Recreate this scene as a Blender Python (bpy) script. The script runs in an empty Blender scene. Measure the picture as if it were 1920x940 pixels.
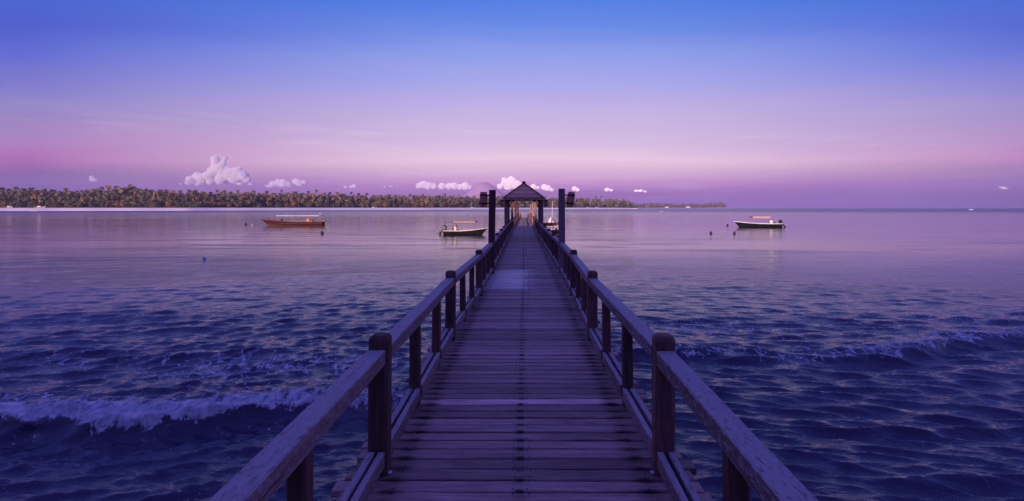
import bpy, bmesh, math, random
import numpy as np
from mathutils import Vector, Matrix, Euler

random.seed(7)
rng = np.random.default_rng(7)
scene = bpy.context.scene
COL = scene.collection
R = math.radians

# ------------------------------------------------------------------ camera, sky, sun, exposure
HZ = 389.5          # horizon row in the photograph, only used to turn a pixel into a place
FPX = 900.0
VPX = 983.0
EYE = 3.5
cam = bpy.data.objects.new('camera', bpy.data.cameras.new('camera'))
COL.objects.link(cam)
scene.camera = cam
cam.location = (0, 0, EYE)
cam.rotation_euler = (R(90), 0, 0)
cam.data.sensor_width = 36
cam.data.lens = 36 * FPX / 1920
cam.data.shift_x = -(VPX - 960) / 1920
cam.data.shift_y = -(470 - HZ) / 1920
cam.data.clip_start = 0.1
cam.data.clip_end = 60000

scene.view_settings.view_transform = 'Standard'
scene.view_settings.look = 'None'
scene.view_settings.exposure = 0
scene.view_settings.gamma = 1
scene.view_settings.use_curve_mapping = False
scene.cycles.use_denoising = True
scene.cycles.max_bounces = 14
scene.cycles.diffuse_bounces = 3
scene.cycles.glossy_bounces = 3
scene.cycles.transparent_max_bounces = 12
scene.cycles.volume_bounces = 14
scene.cycles.sample_clamp_indirect = 10


def lin(c):
    out = []
    for v in c:
        v = v / 255.0
        out.append(v / 12.92 if v <= 0.04045 else ((v + 0.055) / 1.055) ** 2.4)
    return tuple(out)


class NT:
    """small helper round a node tree"""
    def __init__(self, tree):
        self.t = tree
        tree.nodes.clear()

    def n(self, kind, **kw):
        nd = self.t.nodes.new(kind)
        for k, v in kw.items():
            if k.startswith('i_'):
                nd.inputs[k[2:].replace('_', ' ')].default_value = v
            else:
                setattr(nd, k, v)
        return nd

    def l(self, a, b):
        self.t.links.new(a, b)

    def val(self, x, sock):
        if isinstance(x, (int, float)):
            sock.default_value = x
        else:
            self.l(x, sock)

    def math(self, op, a, b=0.0, c=None, clamp=False):
        nd = self.n('ShaderNodeMath', operation=op, use_clamp=clamp)
        self.val(a, nd.inputs[0])
        self.val(b, nd.inputs[1])
        if c is not None:
            self.val(c, nd.inputs[2])
        return nd.outputs[0]

    def maprange(self, x, a, b, c=0.0, d=1.0, smooth=True):
        nd = self.n('ShaderNodeMapRange')
        if smooth:
            nd.interpolation_type = 'SMOOTHSTEP'
        self.l(x, nd.inputs['Value'])
        for nm, v in (('From Min', a), ('From Max', b), ('To Min', c), ('To Max', d)):
            self.val(v, nd.inputs[nm])
        return nd.outputs['Result']

    def ramp(self, fac, stops, interp='LINEAR'):
        nd = self.n('ShaderNodeValToRGB')
        nd.color_ramp.interpolation = interp
        els = nd.color_ramp.elements
        while len(els) < len(stops):
            els.new(0.5)
        for e, (p, c) in zip(els, stops):
            e.position = p
            e.color = (*c[:3], 1) if len(c) >= 3 else c
        self.l(fac, nd.inputs['Fac'])
        return nd.outputs['Color']

    def mix(self, fac, a, b, mode='MIX'):
        nd = self.n('ShaderNodeMix', data_type='RGBA', blend_type=mode)
        self.val(fac, nd.inputs[0])
        for x, s in ((a, nd.inputs[6]), (b, nd.inputs[7])):
            if isinstance(x, tuple):
                s.default_value = (*x[:3], 1)
            else:
                self.l(x, s)
        return nd.outputs[2]

    def noise(self, vec, scale, detail=4, rough=0.55, dist=0.0):
        nd = self.n('ShaderNodeTexNoise')
        self.l(vec, nd.inputs['Vector'])
        nd.inputs['Scale'].default_value = scale
        nd.inputs['Detail'].default_value = detail
        nd.inputs['Roughness'].default_value = rough
        nd.inputs['Distortion'].default_value = dist
        return nd.outputs['Fac']

    def mapping(self, vec, scale, loc=None):
        nd = self.n('ShaderNodeMapping')
        self.l(vec, nd.inputs['Vector'])
        nd.inputs['Scale'].default_value = scale
        if loc is not None:
            self.l(loc, nd.inputs['Location'])
        return nd.outputs['Vector']


# --- the sky: a clear sky just after sunrise, opposite the sun
world = bpy.data.worlds.new("World")
scene.world = world
world.use_nodes = True
w = NT(world.node_tree)
tc = w.n('ShaderNodeTexCoord')
nrm = w.n('ShaderNodeVectorMath', operation='NORMALIZE')
w.l(tc.outputs['Generated'], nrm.inputs[0])
sep = w.n('ShaderNodeSeparateXYZ')
w.l(nrm.outputs[0], sep.inputs[0])
wob = w.noise(w.mapping(nrm.outputs[0], (1.3, 1.3, 14.0)), 2.0, 6, 0.6)
hyp = w.math('SQRT', w.math('ADD', w.math('MULTIPLY', sep.outputs['X'], sep.outputs['X']), w.math('MULTIPLY', sep.outputs['Y'], sep.outputs['Y'])))
hyp = w.math('MAXIMUM', hyp, 0.0001)
# the coloured bands sink a little away from the point opposite the sun
sink = w.math('MAXIMUM', w.math('DIVIDE', sep.outputs['Y'], hyp), 0.67)
el = w.math('ARCTAN2', sep.outputs['Z'], w.math('MULTIPLY', hyp, sink))
el = w.math('DIVIDE', el, math.pi / 2)                          # 0 horizon, 1 zenith
el = w.math('ADD', el, w.math('MULTIPLY', w.math('SUBTRACT', wob, 0.5), 0.022))


def elev(y, k=1.0):      # photo row -> ramp position, k = cosine of the bearing off the middle
    return max(0.0, math.degrees(math.atan((HZ - y) / FPX * k)) / 90)


#SKYTAB
SKY_MID = [(382, (0.2623, 0.1274, 0.4793)), (365, (0.3083, 0.1029, 0.3156)), (345, (0.6788, 0.3053, 0.6034)), (325, (0.83, 0.5342, 0.706)), (300, (0.9742, 0.7042, 0.8218)), (270, (0.7435, 0.5667, 0.8015)), (230, (0.6309, 0.5082, 0.7916)), (190, (0.533, 0.4511, 0.8233)), (150, (0.3873, 0.4103, 0.8563)), (100, (0.2645, 0.3542, 0.8453)), (50, (0.138, 0.2657, 0.8094)), (0, (0.0662, 0.2116, 0.789))]
SKY_SIDE = [(382, (0.0702, 0.0411, 0.183)), (365, (0.0972, 0.0506, 0.2051)), (345, (0.1339, 0.0613, 0.2288)), (325, (0.1884, 0.0831, 0.254)), (300, (0.4565, 0.1329, 0.4036)), (270, (0.4678, 0.224, 0.4937)), (230, (0.336, 0.2474, 0.5249)), (190, (0.28, 0.2473, 0.5703)), (150, (0.1847, 0.1903, 0.6124)), (100, (0.0955, 0.1442, 0.6493)), (50, (0.0532, 0.1017, 0.6117)), (0, (0.0434, 0.1237, 0.622))]
#ENDTAB
TAIL = [(0.42, lin((94, 98, 218))), (1.0, lin((90, 88, 210)))]


def stops(tab, k=1.0):
    s = [(0.0, tab[0][1])] + [(elev(y, k), c) for y, c in tab]
    return s + TAIL


mid = w.ramp(el, stops(SKY_MID))
side = w.ramp(el, stops(SKY_SIDE))
az = w.math('DIVIDE', w.math('ADD', sep.outputs['Y'], w.math('MULTIPLY', sep.outputs['X'], 0.06)), hyp)
sidef = w.maprange(az, 0.985, 0.655, 0.0, 1.0, smooth=False)
skycol = w.mix(sidef, mid, side)
# thin high streaks of cloud catching the pink light
cir = w.noise(w.mapping(nrm.outputs[0], (1.6, 1.6, 22.0)), 2.6, 7, 0.62, 0.5)
cirb = w.noise(w.mapping(nrm.outputs[0], (1.0, 1.0, 5.0)), 1.7, 3, 0.5)
cm = w.math('MULTIPLY', w.maprange(cir, 0.48, 0.72), w.maprange(cirb, 0.42, 0.66))
cm = w.math('MULTIPLY', cm, w.maprange(el, 0.17, 0.08, 0.0, 0.30))
skycol = w.mix(cm, skycol, (0.95, 0.74, 0.86))
bg = w.n('ShaderNodeBackground')
w.l(skycol, bg.inputs['Color'])
bg.inputs['Strength'].default_value = 1.0
wo = w.n('ShaderNodeOutputWorld')
w.l(bg.outputs[0], wo.inputs['Surface'])

SUN_ELEV = R(10.0)
SUN_AZ = R(18)      # light travels towards +Y and a little to +X: the sun stands low behind the camera
sun = bpy.data.objects.new('sun', bpy.data.lights.new('sun', 'SUN'))
COL.objects.link(sun)
sun.data.energy = 5.0
sun.data.angle = R(0.5)
sun.data.color = (1.0, 0.71, 0.57)
sdir = Vector((math.sin(SUN_AZ) * math.cos(SUN_ELEV), math.cos(SUN_AZ) * math.cos(SUN_ELEV), -math.sin(SUN_ELEV)))
sun.rotation_euler = sdir.to_track_quat('-Z', 'Y').to_euler()


# ------------------------------------------------------------------ helpers
def at(px, py, D):
    """photo pixel and distance in metres -> place"""
    return Vector(((px - VPX) / FPX * D, D, EYE - (py - HZ) / FPX * D))


def wat(px, py):
    """photo pixel of something on the water -> place on the water"""
    D = EYE * FPX / (py - HZ)
    return Vector(((px - VPX) / FPX * D, D, 0)), D


def newmesh(name, verts, faces, mat=None, smooth=False):
    me = bpy.data.meshes.new(name)
    me.from_pydata([tuple(v) for v in verts], [], faces)
    if mat is not None:
        for m in (mat if isinstance(mat, (list, tuple)) else [mat]):
            me.materials.append(m)
    if smooth:
        me.shade_smooth()
    me.update()
    return me


def link(name, me, parent=None, loc=(0, 0, 0), rot=(0, 0, 0), scl=(1, 1, 1), kind=None, label=None, cat=None, group=None, color=None):
    o = bpy.data.objects.new(name, me)
    COL.objects.link(o)
    o.location = loc
    o.rotation_euler = rot
    o.scale = scl
    if parent is not None:
        o.parent = parent
    if kind:
        o['kind'] = kind
    if label:
        o['label'] = label
    if cat:
        o['category'] = cat
    if group:
        o['group'] = group
    if color:
        o.color = (*color, 1)
    return o


class MB:
    """collects shapes into one mesh"""
    def __init__(self):
        self.v, self.f, self.m = [], [], []

    def add(self, verts, faces, mi=0):
        b = len(self.v)
        self.v.extend(Vector(v) for v in verts)
        self.f.extend(tuple(b + i for i in f) for f in faces)
        self.m.extend([mi] * len(faces))

    def box(self, c, s, rot=None, mi=0, taper=1.0, bev=0.0):
        x, y, z = s[0] / 2, s[1] / 2, s[2] / 2
        if bev <= 0:
            vs = [(-x, -y, -z), (x, -y, -z), (x, y, -z), (-x, y, -z)] + [(a * taper, b_ * taper, z) for a, b_ in ((-x, -y), (x, -y), (x, y), (-x, y))]
            fs = [(3, 2, 1, 0), (4, 5, 6, 7), (0, 1, 5, 4), (1, 2, 6, 5), (2, 3, 7, 6), (3, 0, 4, 7)]
        else:
            vs, fs = [], []
            for zz, k in ((-z, 1), (-z + bev, 0), (z - bev, 0), (z, 1)):
                i = bev if k else 0
                X, Y = x - i, y - i
                c_ = bev * (0.6 if not k else 0.4)
                vs += [(-X + c_, -Y, zz), (X - c_, -Y, zz), (X, -Y + c_, zz), (X, Y - c_, zz), (X - c_, Y, zz), (-X + c_, Y, zz), (-X, Y - c_, zz), (-X, -Y + c_, zz)]
            for r_ in range(3):
                for k in range(8):
                    a, b_ = r_ * 8 + k, r_ * 8 + (k + 1) % 8
                    fs.append((a, b_, b_ + 8, a + 8))
            fs.append(tuple(range(7, -1, -1)))
            fs.append(tuple(range(24, 32)))
        M = (rot.to_matrix() if isinstance(rot, Euler) else (rot or Matrix.Identity(3)))
        self.add([M @ Vector(v) + Vector(c) for v in vs], fs, mi)

    def tube(self, pts, rad, n=8, mi=0, caps=True):
        pts = [Vector(p) for p in pts]
        rads = rad if isinstance(rad, (list, tuple)) else [rad] * len(pts)
        vs, fs = [], []
        for i, p in enumerate(pts):
            d = (pts[min(i + 1, len(pts) - 1)] - pts[max(i - 1, 0)]).normalized()
            u = d.cross(Vector((0, 1, 0)) if abs(d.y) < 0.9 else Vector((1, 0, 0))).normalized()
            v_ = d.cross(u)
            for k in range(n):
                a = 2 * math.pi * k / n
                vs.append(p + (u * math.cos(a) + v_ * math.sin(a)) * rads[i])
        for i in range(len(pts) - 1):
            for k in range(n):
                a, b_ = i * n + k, i * n + (k + 1) % n
                fs.append((a, b_, b_ + n, a + n))
        if caps:
            fs.append(tuple(range(n - 1, -1, -1)))
            fs.append(tuple(range((len(pts) - 1) * n, len(pts) * n)))
        self.add(vs, fs, mi)

    def ball(self, c, r, n=10, m=7, mi=0):
        rr = r if isinstance(r, (list, tuple)) else (r, r, r)
        vs = [(0, 0, -1)]
        for j in range(1, m):
            t = -math.pi / 2 + math.pi * j / m
            for k in range(n):
                a = 2 * math.pi * k / n
                vs.append((math.cos(t) * math.cos(a), math.cos(t) * math.sin(a), math.sin(t)))
        vs.append((0, 0, 1))
        fs = [(0, 1 + (k + 1) % n, 1 + k) for k in range(n)]
        for j in range(m - 2):
            for k in range(n):
                a, b_ = 1 + j * n + k, 1 + j * n + (k + 1) % n
                fs.append((a, b_, b_ + n, a + n))
        top = len(vs) - 1
        fs += [(top, 1 + (m - 2) * n + k, 1 + (m - 2) * n + (k + 1) % n) for k in range(n)]
        self.add([(v[0] * rr[0] + c[0], v[1] * rr[1] + c[1], v[2] * rr[2] + c[2]) for v in vs], fs, mi)

    def mesh(self, name, mat, smooth=False):
        me = newmesh(name, self.v, self.f, mat, smooth)
        if any(self.m):
            me.polygons.foreach_set('material_index', self.m)
        return me

    def obj(self, name, mat, parent=None, smooth=False, **kw):
        return link(name, self.mesh(name, mat, smooth), parent, **kw)


def root(name, loc, rz=0.0, label=None, cat=None, group=None):
    return link(name, None, loc=loc, rot=(0, 0, rz), label=label, cat=cat, group=group)


def timber(L, wx, wy, seg=5, jit=0.002, bev=0.008, rnd=None, ends=0.0):
    """a sawn beam along +Y (local), centred in x and z; wx wide, wy high"""
    rnd = rnd or random
    vs, fs = [], []
    x, z = wx / 2, wy / 2
    ring = [(-x + bev, -z), (x - bev, -z), (x, -z + bev), (x, z - bev), (x - bev, z), (-x + bev, z), (-x, z - bev), (-x, -z + bev)]
    ph = rnd.uniform(0, 6)
    for i in range(seg + 1):
        t = i / seg
        bow = math.sin(t * 3.1 + ph) * jit * 1.5
        for (a, b) in ring:
            vs.append((a + rnd.uniform(-jit, jit) + bow, t * L + (rnd.uniform(-ends, ends) if i in (0, seg) else 0), b + rnd.uniform(-jit, jit)))
    for i in range(seg):
        for k in range(8):
            a, b = i * 8 + k, i * 8 + (k + 1) % 8
            fs.append((a, a + 8, b + 8, b))
    fs.append(tuple(range(8)))
    fs.append(tuple(range(seg * 8 + 7, seg * 8 - 1, -1)))
    return vs, fs


# ------------------------------------------------------------------ materials
def newmat(name):
    m = bpy.data.materials.new(name)
    m.use_nodes = True
    return m, NT(m.node_tree)


def finish(nt, bsdf):
    out = nt.n('ShaderNodeOutputMaterial')
    nt.l(bsdf, out.inputs['Surface'])


def wood(name, axis, dark, light, pale, pale_amt=0.35, rough=0.7, scale=1.0, stains=False, bump=0.5, paint=None):
    m, t = newmat(name)
    tcn = t.n('ShaderNodeTexCoord')
    oi = t.n('ShaderNodeObjectInfo')
    geo = t.n('ShaderNodeNewGeometry')
    rnd = t.math('FRACT', t.math('ADD', oi.outputs['Random'], geo.outputs['Random Per Island']))
    off = t.n('ShaderNodeCombineXYZ')
    for k in range(3):
        t.l(t.math('MULTIPLY', rnd, 37.0 + 11 * k), off.inputs[k])
    s = [9.0, 9.0, 9.0]
    s[axis] = 0.7
    vec = t.mapping(tcn.outputs['Object'], tuple(v * scale for v in s), off.outputs[0])
    grain = t.noise(vec, 3.2, 8, 0.68, 0.4)
    s2 = [2.2, 2.2, 2.2]
    s2[axis] = 0.9
    vec2 = t.mapping(tcn.outputs['Object'], tuple(v * scale for v in s2), off.outputs[0])
    blot = t.noise(vec2, 1.6, 5, 0.6)
    fine = t.noise(vec, 14.0, 4, 0.7)
    g = t.math('ADD', t.math('MULTIPLY', grain, 0.6), t.math('MULTIPLY', fine, 0.4))
    col = t.ramp(g, [(0.30, dark), (0.5, light), (0.68, pale)])
    # every piece weathers to its own tone
    tone = t.maprange(rnd, 0, 1, 0.68, 1.30, smooth=False)
    col = t.mix(1.0, col, t.mix(1.0, (1, 1, 1), oi.outputs['Color'], 'MULTIPLY'), 'MULTIPLY')
    comb = t.n('ShaderNodeCombineColor')
    for k in range(3):
        t.l(tone, comb.inputs[k])
    col = t.mix(1.0, col, comb.outputs[0], 'MULTIPLY')
    col = t.mix(t.maprange(blot, 0.48, 0.72, 0, pale_amt), col, pale)
    col = t.mix(t.maprange(blot, 0.45, 0.25, 0, 0.6), col, dark)
    hgt = g
    wet = None
    if paint is not None:
        pv = t.mapping(tcn.outputs['Object'], (20, 7, 20), off.outputs[0])
        pn = t.noise(pv, 3.6, 9, 0.78, 0.5)
        nz = t.n('ShaderNodeSeparateXYZ')
        t.l(geo.outputs['Normal'], nz.inputs[0])
        thr = t.maprange(nz.outputs['Z'], 0.0, 0.9, 0.035, -0.075)
        pm = t.maprange(t.math('SUBTRACT', pn, thr), 0.46, 0.55)
        crk = t.noise(t.mapping(tcn.outputs['Object'], (34, 1.3, 34), off.outputs[0]), 1.5, 5, 0.6, 0.2)
        crack = t.maprange(crk, 0.36, 0.30)
        col = t.mix(t.math('MULTIPLY', pm, 0.8), col, paint)
        col = t.mix(t.math('MULTIPLY', crack, 0.85), col, tuple(v * 0.4 for v in dark))
        hgt = t.math('SUBTRACT', t.math('ADD', g, t.math('MULTIPLY', pm, 0.25)), crack)
    if stains:
        ps = t.n('ShaderNodeSeparateXYZ')
        t.l(geo.outputs['Position'], ps.inputs[0])
        sn = t.noise(t.mapping(geo.outputs['Position'], (3.0, 9.0, 1.0)), 2.0, 5, 0.7)
        ax = t.math('ABSOLUTE', t.math('ADD', ps.outputs['X'], 0.03))
        edge = t.maprange(t.math('ABSOLUTE', t.math('SUBTRACT', ax, 0.81)), 0.13, 0.0)
        cen = t.maprange(ax, 0.045, 0.012)
        os_ = t.n('ShaderNodeSeparateXYZ')
        t.l(tcn.outputs['Object'], os_.inputs[0])
        ed = t.maprange(t.math('ABSOLUTE', os_.outputs['Y']), 0.022, 0.050)
        cen = t.math('MULTIPLY', cen, t.math('ADD', t.math('MULTIPLY', ed, 0.85), 0.15))
        edge = t.math('MULTIPLY', edge, t.math('ADD', t.math('MULTIPLY', ed, 0.7), 0.3))
        st = t.math('MULTIPLY', t.math('MAXIMUM', edge, cen), t.maprange(sn, 0.34, 0.50), clamp=True)
        col = t.mix(t.math('MULTIPLY', st, 0.92), col, tuple(v * 0.35 for v in dark))
        # wet boards on the left half of the walkway, their sky sheen painted pale
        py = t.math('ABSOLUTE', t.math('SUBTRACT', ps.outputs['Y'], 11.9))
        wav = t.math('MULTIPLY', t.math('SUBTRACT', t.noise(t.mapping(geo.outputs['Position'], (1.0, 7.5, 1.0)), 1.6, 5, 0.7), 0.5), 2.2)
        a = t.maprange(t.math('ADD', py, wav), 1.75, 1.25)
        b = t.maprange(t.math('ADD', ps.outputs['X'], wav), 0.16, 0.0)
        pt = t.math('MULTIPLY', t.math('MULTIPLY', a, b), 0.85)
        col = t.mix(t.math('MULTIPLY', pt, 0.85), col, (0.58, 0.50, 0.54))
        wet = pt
    b = t.n('ShaderNodeBsdfPrincipled')
    t.l(col, b.inputs['Base Color'])
    rg = t.maprange(g, 0.3, 0.7, rough - 0.1, rough + 0.15)
    if wet is not None:
        rg = t.math('SUBTRACT', rg, t.math('MULTIPLY', wet, 0.28))
    t.l(rg, b.inputs['Roughness'])
    b.inputs['Specular IOR Level'].default_value = 0.35
    bp = t.n('ShaderNodeBump')
    bp.inputs['Strength'].default_value = bump
    bp.inputs['Distance'].default_value = 0.012
    t.l(hgt, bp.inputs['Height'])
    t.l(bp.outputs[0], b.inputs['Normal'])
    finish(t, b.outputs[0])
    return m


def plain(name, col, rough=0.5, var=0.25, scale=3.0, metal=0.0, bump=0.0, objcol=False):
    m, t = newmat(name)
    tcn = t.n('ShaderNodeTexCoord')
    n1 = t.noise(tcn.outputs['Object'], scale, 6, 0.65)
    c = t.mix(t.maprange(n1, 0.35, 0.7), tuple(v * (1 - var) for v in col), tuple(min(1, v * (1 + var * 0.6)) for v in col))
    if objcol:
        oi = t.n('ShaderNodeObjectInfo')
        c = t.mix(1.0, c, oi.outputs['Color'], 'MULTIPLY')
    b = t.n('ShaderNodeBsdfPrincipled')
    t.l(c, b.inputs['Base Color'])
    b.inputs['Roughness'].default_value = rough
    b.inputs['Metallic'].default_value = metal
    if bump:
        bp = t.n('ShaderNodeBump')
        bp.inputs['Strength'].default_value = bump
        bp.inputs['Distance'].default_value = 0.02
        t.l(n1, bp.inputs['Height'])
        t.l(bp.outputs[0], b.inputs['Normal'])
    finish(t, b.outputs[0])
    return m


def foliage(name, cols, scale=0.25):
    m, t = newmat(name)
    tcn = t.n('ShaderNodeTexCoord')
    oi = t.n('ShaderNodeObjectInfo')
    geo = t.n('ShaderNodeNewGeometry')
    n1 = t.noise(geo.outputs['Position'], scale, 4, 0.6)
    f = t.math('ADD', t.math('MULTIPLY', geo.outputs['Random Per Island'], 0.3), t.math('MULTIPLY', n1, 0.7))
    c = t.ramp(f, [(0.2 + 0.6 * i / (len(cols) - 1), cc) for i, cc in enumerate(cols)])
    c = t.mix(1.0, c, oi.outputs['Color'], 'MULTIPLY')
    b = t.n('ShaderNodeBsdfPrincipled')
    t.l(c, b.inputs['Base Color'])
    b.inputs['Roughness'].default_value = 0.6
    b.inputs['Specular IOR Level'].default_value = 0.25
    tr = t.n('ShaderNodeBsdfTranslucent')
    t.l(c, tr.inputs['Color'])
    mx = t.n('ShaderNodeMixShader')
    mx.inputs[0].default_value = 0.2
    t.l(b.outputs[0], mx.inputs[1])
    t.l(tr.outputs[0], mx.inputs[2])
    finish(t, mx.outputs[0])
    return m


DECKD, DECKL, DECKP = (0.085, 0.044, 0.040), (0.30, 0.175, 0.158), (0.50, 0.35, 0.32)
M_plank = wood('deck wood', 0, DECKD, DECKL, DECKP, 0.3, 0.62, stains=True, bump=0.6)
M_rail = wood('weathered rail wood', 1, (0.07, 0.034, 0.032), (0.20, 0.11, 0.10), (0.32, 0.23, 0.22), 0.3, 0.7, bump=0.5, paint=(0.38, 0.33, 0.36))
M_post = wood('post wood', 2, (0.055, 0.022, 0.018), (0.14, 0.060, 0.048), (0.26, 0.15, 0.12), 0.2, 0.8, bump=0.8)
M_beam = wood('beam wood', 1, (0.05, 0.03, 0.03), (0.12, 0.07, 0.06), (0.2, 0.14, 0.12), 0.2, 0.8)
M_pale = wood('grey post wood', 2, (0.10, 0.06, 0.055), (0.24, 0.15, 0.14), (0.4, 0.3, 0.28), 0.3, 0.8)
M_thatch = wood('thatch', 2, (0.20, 0.085, 0.040), (0.50, 0.24, 0.12), (0.68, 0.40, 0.24), 0.4, 0.9, scale=3.0, bump=1.0)
M_barrel = wood('barrel staves', 2, (0.36, 0.12, 0.05), (0.72, 0.30, 0.15), (0.82, 0.48, 0.30), 0.3, 0.6, scale=1.5)
M_iron = plain('dark iron', (0.03, 0.025, 0.03), 0.55, 0.4)
M_galv = plain('galvanised plate', (0.55, 0.55, 0.56), 0.4, 0.3, 20)


# ------------------------------------------------------------------ the sea
def water_mesh():
    cx, cy = 0.0, -3.0
    r1 = [4.5]
    while r1[-1] < 30:
        r1.append(r1[-1] * 1.0039)
    while r1[-1] < 150:
        r1.append(r1[-1] * 1.008)
    while r1[-1] < 4800:
        r1.append(r1[-1] * 1.03)
    r = np.array(r1)
    fine = np.radians(np.linspace(-54, 54, 800))
    coarse = np.radians(np.linspace(54, 306, 49))[1:-1]
    ang = np.concatenate([fine, coarse])
    nr, na = len(r), len(ang)
    Rg, A = np.meshgrid(r, ang, indexing='ij')
    X = cx + Rg * np.sin(A)
    Y = cy + Rg * np.cos(A)
    infan = np.clip((np.radians(54) - np.abs(np.where(A > math.pi, A - 2 * math.pi, A))) / 0.03, 0, 1)
    step = np.where(Rg < 30, Rg * 0.0039, np.where(Rg < 150, Rg * 0.008, Rg * 0.03))
    Z = np.zeros_like(X)
    DX = np.zeros_like(X)
    DY = np.zeros_like(X)
    # the surf zone is rougher than the open lagoon
    surf = 0.6 + 0.65 * np.exp(-((Y - 9) / 8.0) ** 2)
    calm = 0.015 + 1.04 / (1 + (np.abs(Y) / 20.5) ** 4.2)
    g = np.random.default_rng(3)
    N = 130
    lams = np.exp(np.linspace(math.log(0.11), math.log(4.5), N))
    right = 1 / (1 + np.exp(-X / 2.0))
    for i, lam in enumerate(lams):
        sd_ = -1 if i % 2 else 1
        th = math.radians(g.normal(12 * sd_, 15))                     # travel towards the beach, -Y
        k = 2 * math.pi / lam
        kx, ky = k * math.sin(th), -k * math.cos(th)
        ph = g.uniform(0, 2 * math.pi)
        a = 0.0240 * lam * min(1.0, 0.30 / lam) ** 1.12
        fade = np.clip((lam / step - 2.5) / 3.0, 0, 1) * infan
        mod = surf * (0.3 + 0.7 * calm) if lam > 0.8 else calm * 1.25
        # patches come and go
        pch = 0.65 + 0.5 * np.sin(X * 0.13 * (1 + 0.3 * math.sin(i)) + i * 1.7) * np.sin(Y * 0.19 + i * 0.9)
        aa = a * fade * mod * pch * (right if sd_ < 0 else 1 - right) ** 1.2 * 1.12
        p = kx * X + ky * Y + ph
        Z += aa * np.cos(p)
        DX -= aa * 0.72 * kx / k * np.sin(p)
        DY -= aa * 0.72 * ky / k * np.sin(p)

    def fnoise(x, y, seed, octs=5, f=1.0, sx=1.0, sy=1.0):
        gg = np.random.default_rng(seed)
        out = np.zeros_like(x)
        amp = 1.0
        for o in range(octs):
            for _ in range(3):
                t = gg.uniform(0, 2 * math.pi)
                out += amp * np.sin(f * (sx * x * math.cos(t) + sy * y * math.sin(t)) + gg.uniform(0, 6.28) + 1.3 * np.sin(f * 0.6 * (y * math.cos(t) - x * math.sin(t)) + gg.uniform(0, 6)))
            f *= 1.9
            amp *= 0.62
        return out / 3.0

    foam = np.zeros_like(X)

    def breaker(pts, A_h, A_f, back, front, tail, seed, xfade):
        nonlocal Z, DY, foam
        px = np.array([p[0] for p in pts]); pyy = np.array([p[1] for p in pts])
        yc = np.interp(X, px, pyy) + 0.07 * fnoise(X, Y * 0, seed, 4, 1.8)
        d = Y - yc
        hx = np.interp(X, [p[0] for p in A_h], [p[1] for p in A_h])
        fx = np.interp(X, [p[0] for p in A_f], [p[1] for p in A_f])
        prof = np.where(d > 0, np.exp(-(d / back) ** 2), np.exp(-(d / front) ** 2))
        Z += hx * prof * infan
        Z -= hx * 0.45 * np.exp(-((d + front * 2.6) / (front * 1.7)) ** 2) * infan
        DY += -0.3 * hx * prof * infan
        lip = np.clip((d + front * 0.95 + 0.10 * fnoise(X, Y, seed + 3, 4, 4.0, 1.0, 0.3)) / 0.12, 0, 1)
        body = lip * np.exp(-np.clip(d - 0.25, 0, None) / tail)
        fm = fx * body
        foam = np.maximum(foam, fm)
        lump = fnoise(X, Y, seed + 5, 5, 5.0)
        Z += 0.020 * lump * np.clip(fm * 1.5, 0, 1) * infan

    # breaker rolling in on the left of the pier
    breaker([(-16, 8.3), (-8.4, 7.75), (-6.6, 7.62), (-5.2, 8.1), (-3.6, 8.5), (-2.4, 8.6), (0, 8.7), (4, 8.0)],
            [(-16, .20), (-8, .21), (-6, .20), (-4, .15), (-2, .10), (1, .04), (3, 0)],
            [(-16, 1.15), (-7, 1.2), (-5.5, 1.1), (-4, .85), (-2.2, .62), (0, .3), (2, 0)], 1.5, 0.27, 0.45, 11, None)
    # long crest on the right
    breaker([(1, 11.7), (3.7, 11.6), (5, 11.3), (6.3, 11.0), (8.8, 11.3), (10.9, 12.35), (13.5, 13.0), (24, 15.5)],
            [(0, 0), (2.5, .10), (4, .14), (6, .05), (7.5, .13), (9, .17), (13, .16), (24, .13)],
            [(1, 0), (3, .45), (5, .48), (6.2, .3), (7.2, .55), (9, .68), (12, .58), (20, .4)], 1.7, 0.22, 0.5, 21, None)
    # older swell lines without foam
    for (yy, amp, x0, x1, sd) in ((10.9, .13, -30, -1.5, 5), (15.5, .06, -40, 40, 6), (14.6, .08, 6, 40, 8), (21, .05, -60, 60, 7), (6.3, .03, 2, 20, 9)):
        yc = yy + 0.45 * fnoise(X, Y * 0, 40 + sd, 3, 0.5)
        d = Y - yc
        win = np.clip((X - x0) / 3, 0, 1) * np.clip((x1 - X) / 3, 0, 1) * np.clip(0.7 + 0.5 * fnoise(X, Y * 0, 60 + sd, 3, 0.6), 0, 1.3)
        Z += amp * win * np.where(d > 0, np.exp(-(d / 1.4) ** 2), np.exp(-(d / 0.6) ** 2)) * infan
    # torn trails of foam left behind the breakers
    tr = fnoise(X, Y, 77, 5, 1.1, 0.8, 1.5)
    zoneL = np.clip((1 - X) / 3, 0, 1) * np.exp(-((Y - 10.2) / 1.5) ** 2) * np.clip(1 - np.abs(X + 3.6) / 6, 0, 1) ** 0.5
    foam = np.maximum(foam, 0.72 * zoneL * np.clip(0.65 + 0.35 * tr, 0, 1))
    zoneL2 = np.exp(-((Y - 11.0) / 0.8) ** 2) * np.exp(-((X + 10.3) / 2.5) ** 2)
    foam = np.maximum(foam, 0.5 * zoneL2 * np.clip(0.6 + 0.4 * tr, 0, 1))
    zoneR = np.clip((X - 2) / 2, 0, 1) * np.exp(-((Y - 13.8 - 0.12 * (X - 4)) / 1.7) ** 2)
    foam = np.maximum(foam, 0.42 * zoneR * np.clip(0.6 + 0.4 * tr, 0, 1))
    X2, Y2 = X + DX, Y + DY
    verts = np.stack([X2, Y2, Z], -1).reshape(-1, 3)
    n = nr * na
    idx = np.arange(n).reshape(nr, na)
    a = idx[:-1, :]
    b = idx[1:, :]
    a2 = np.roll(a, -1, axis=1)
    b2 = np.roll(b, -1, axis=1)
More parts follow.
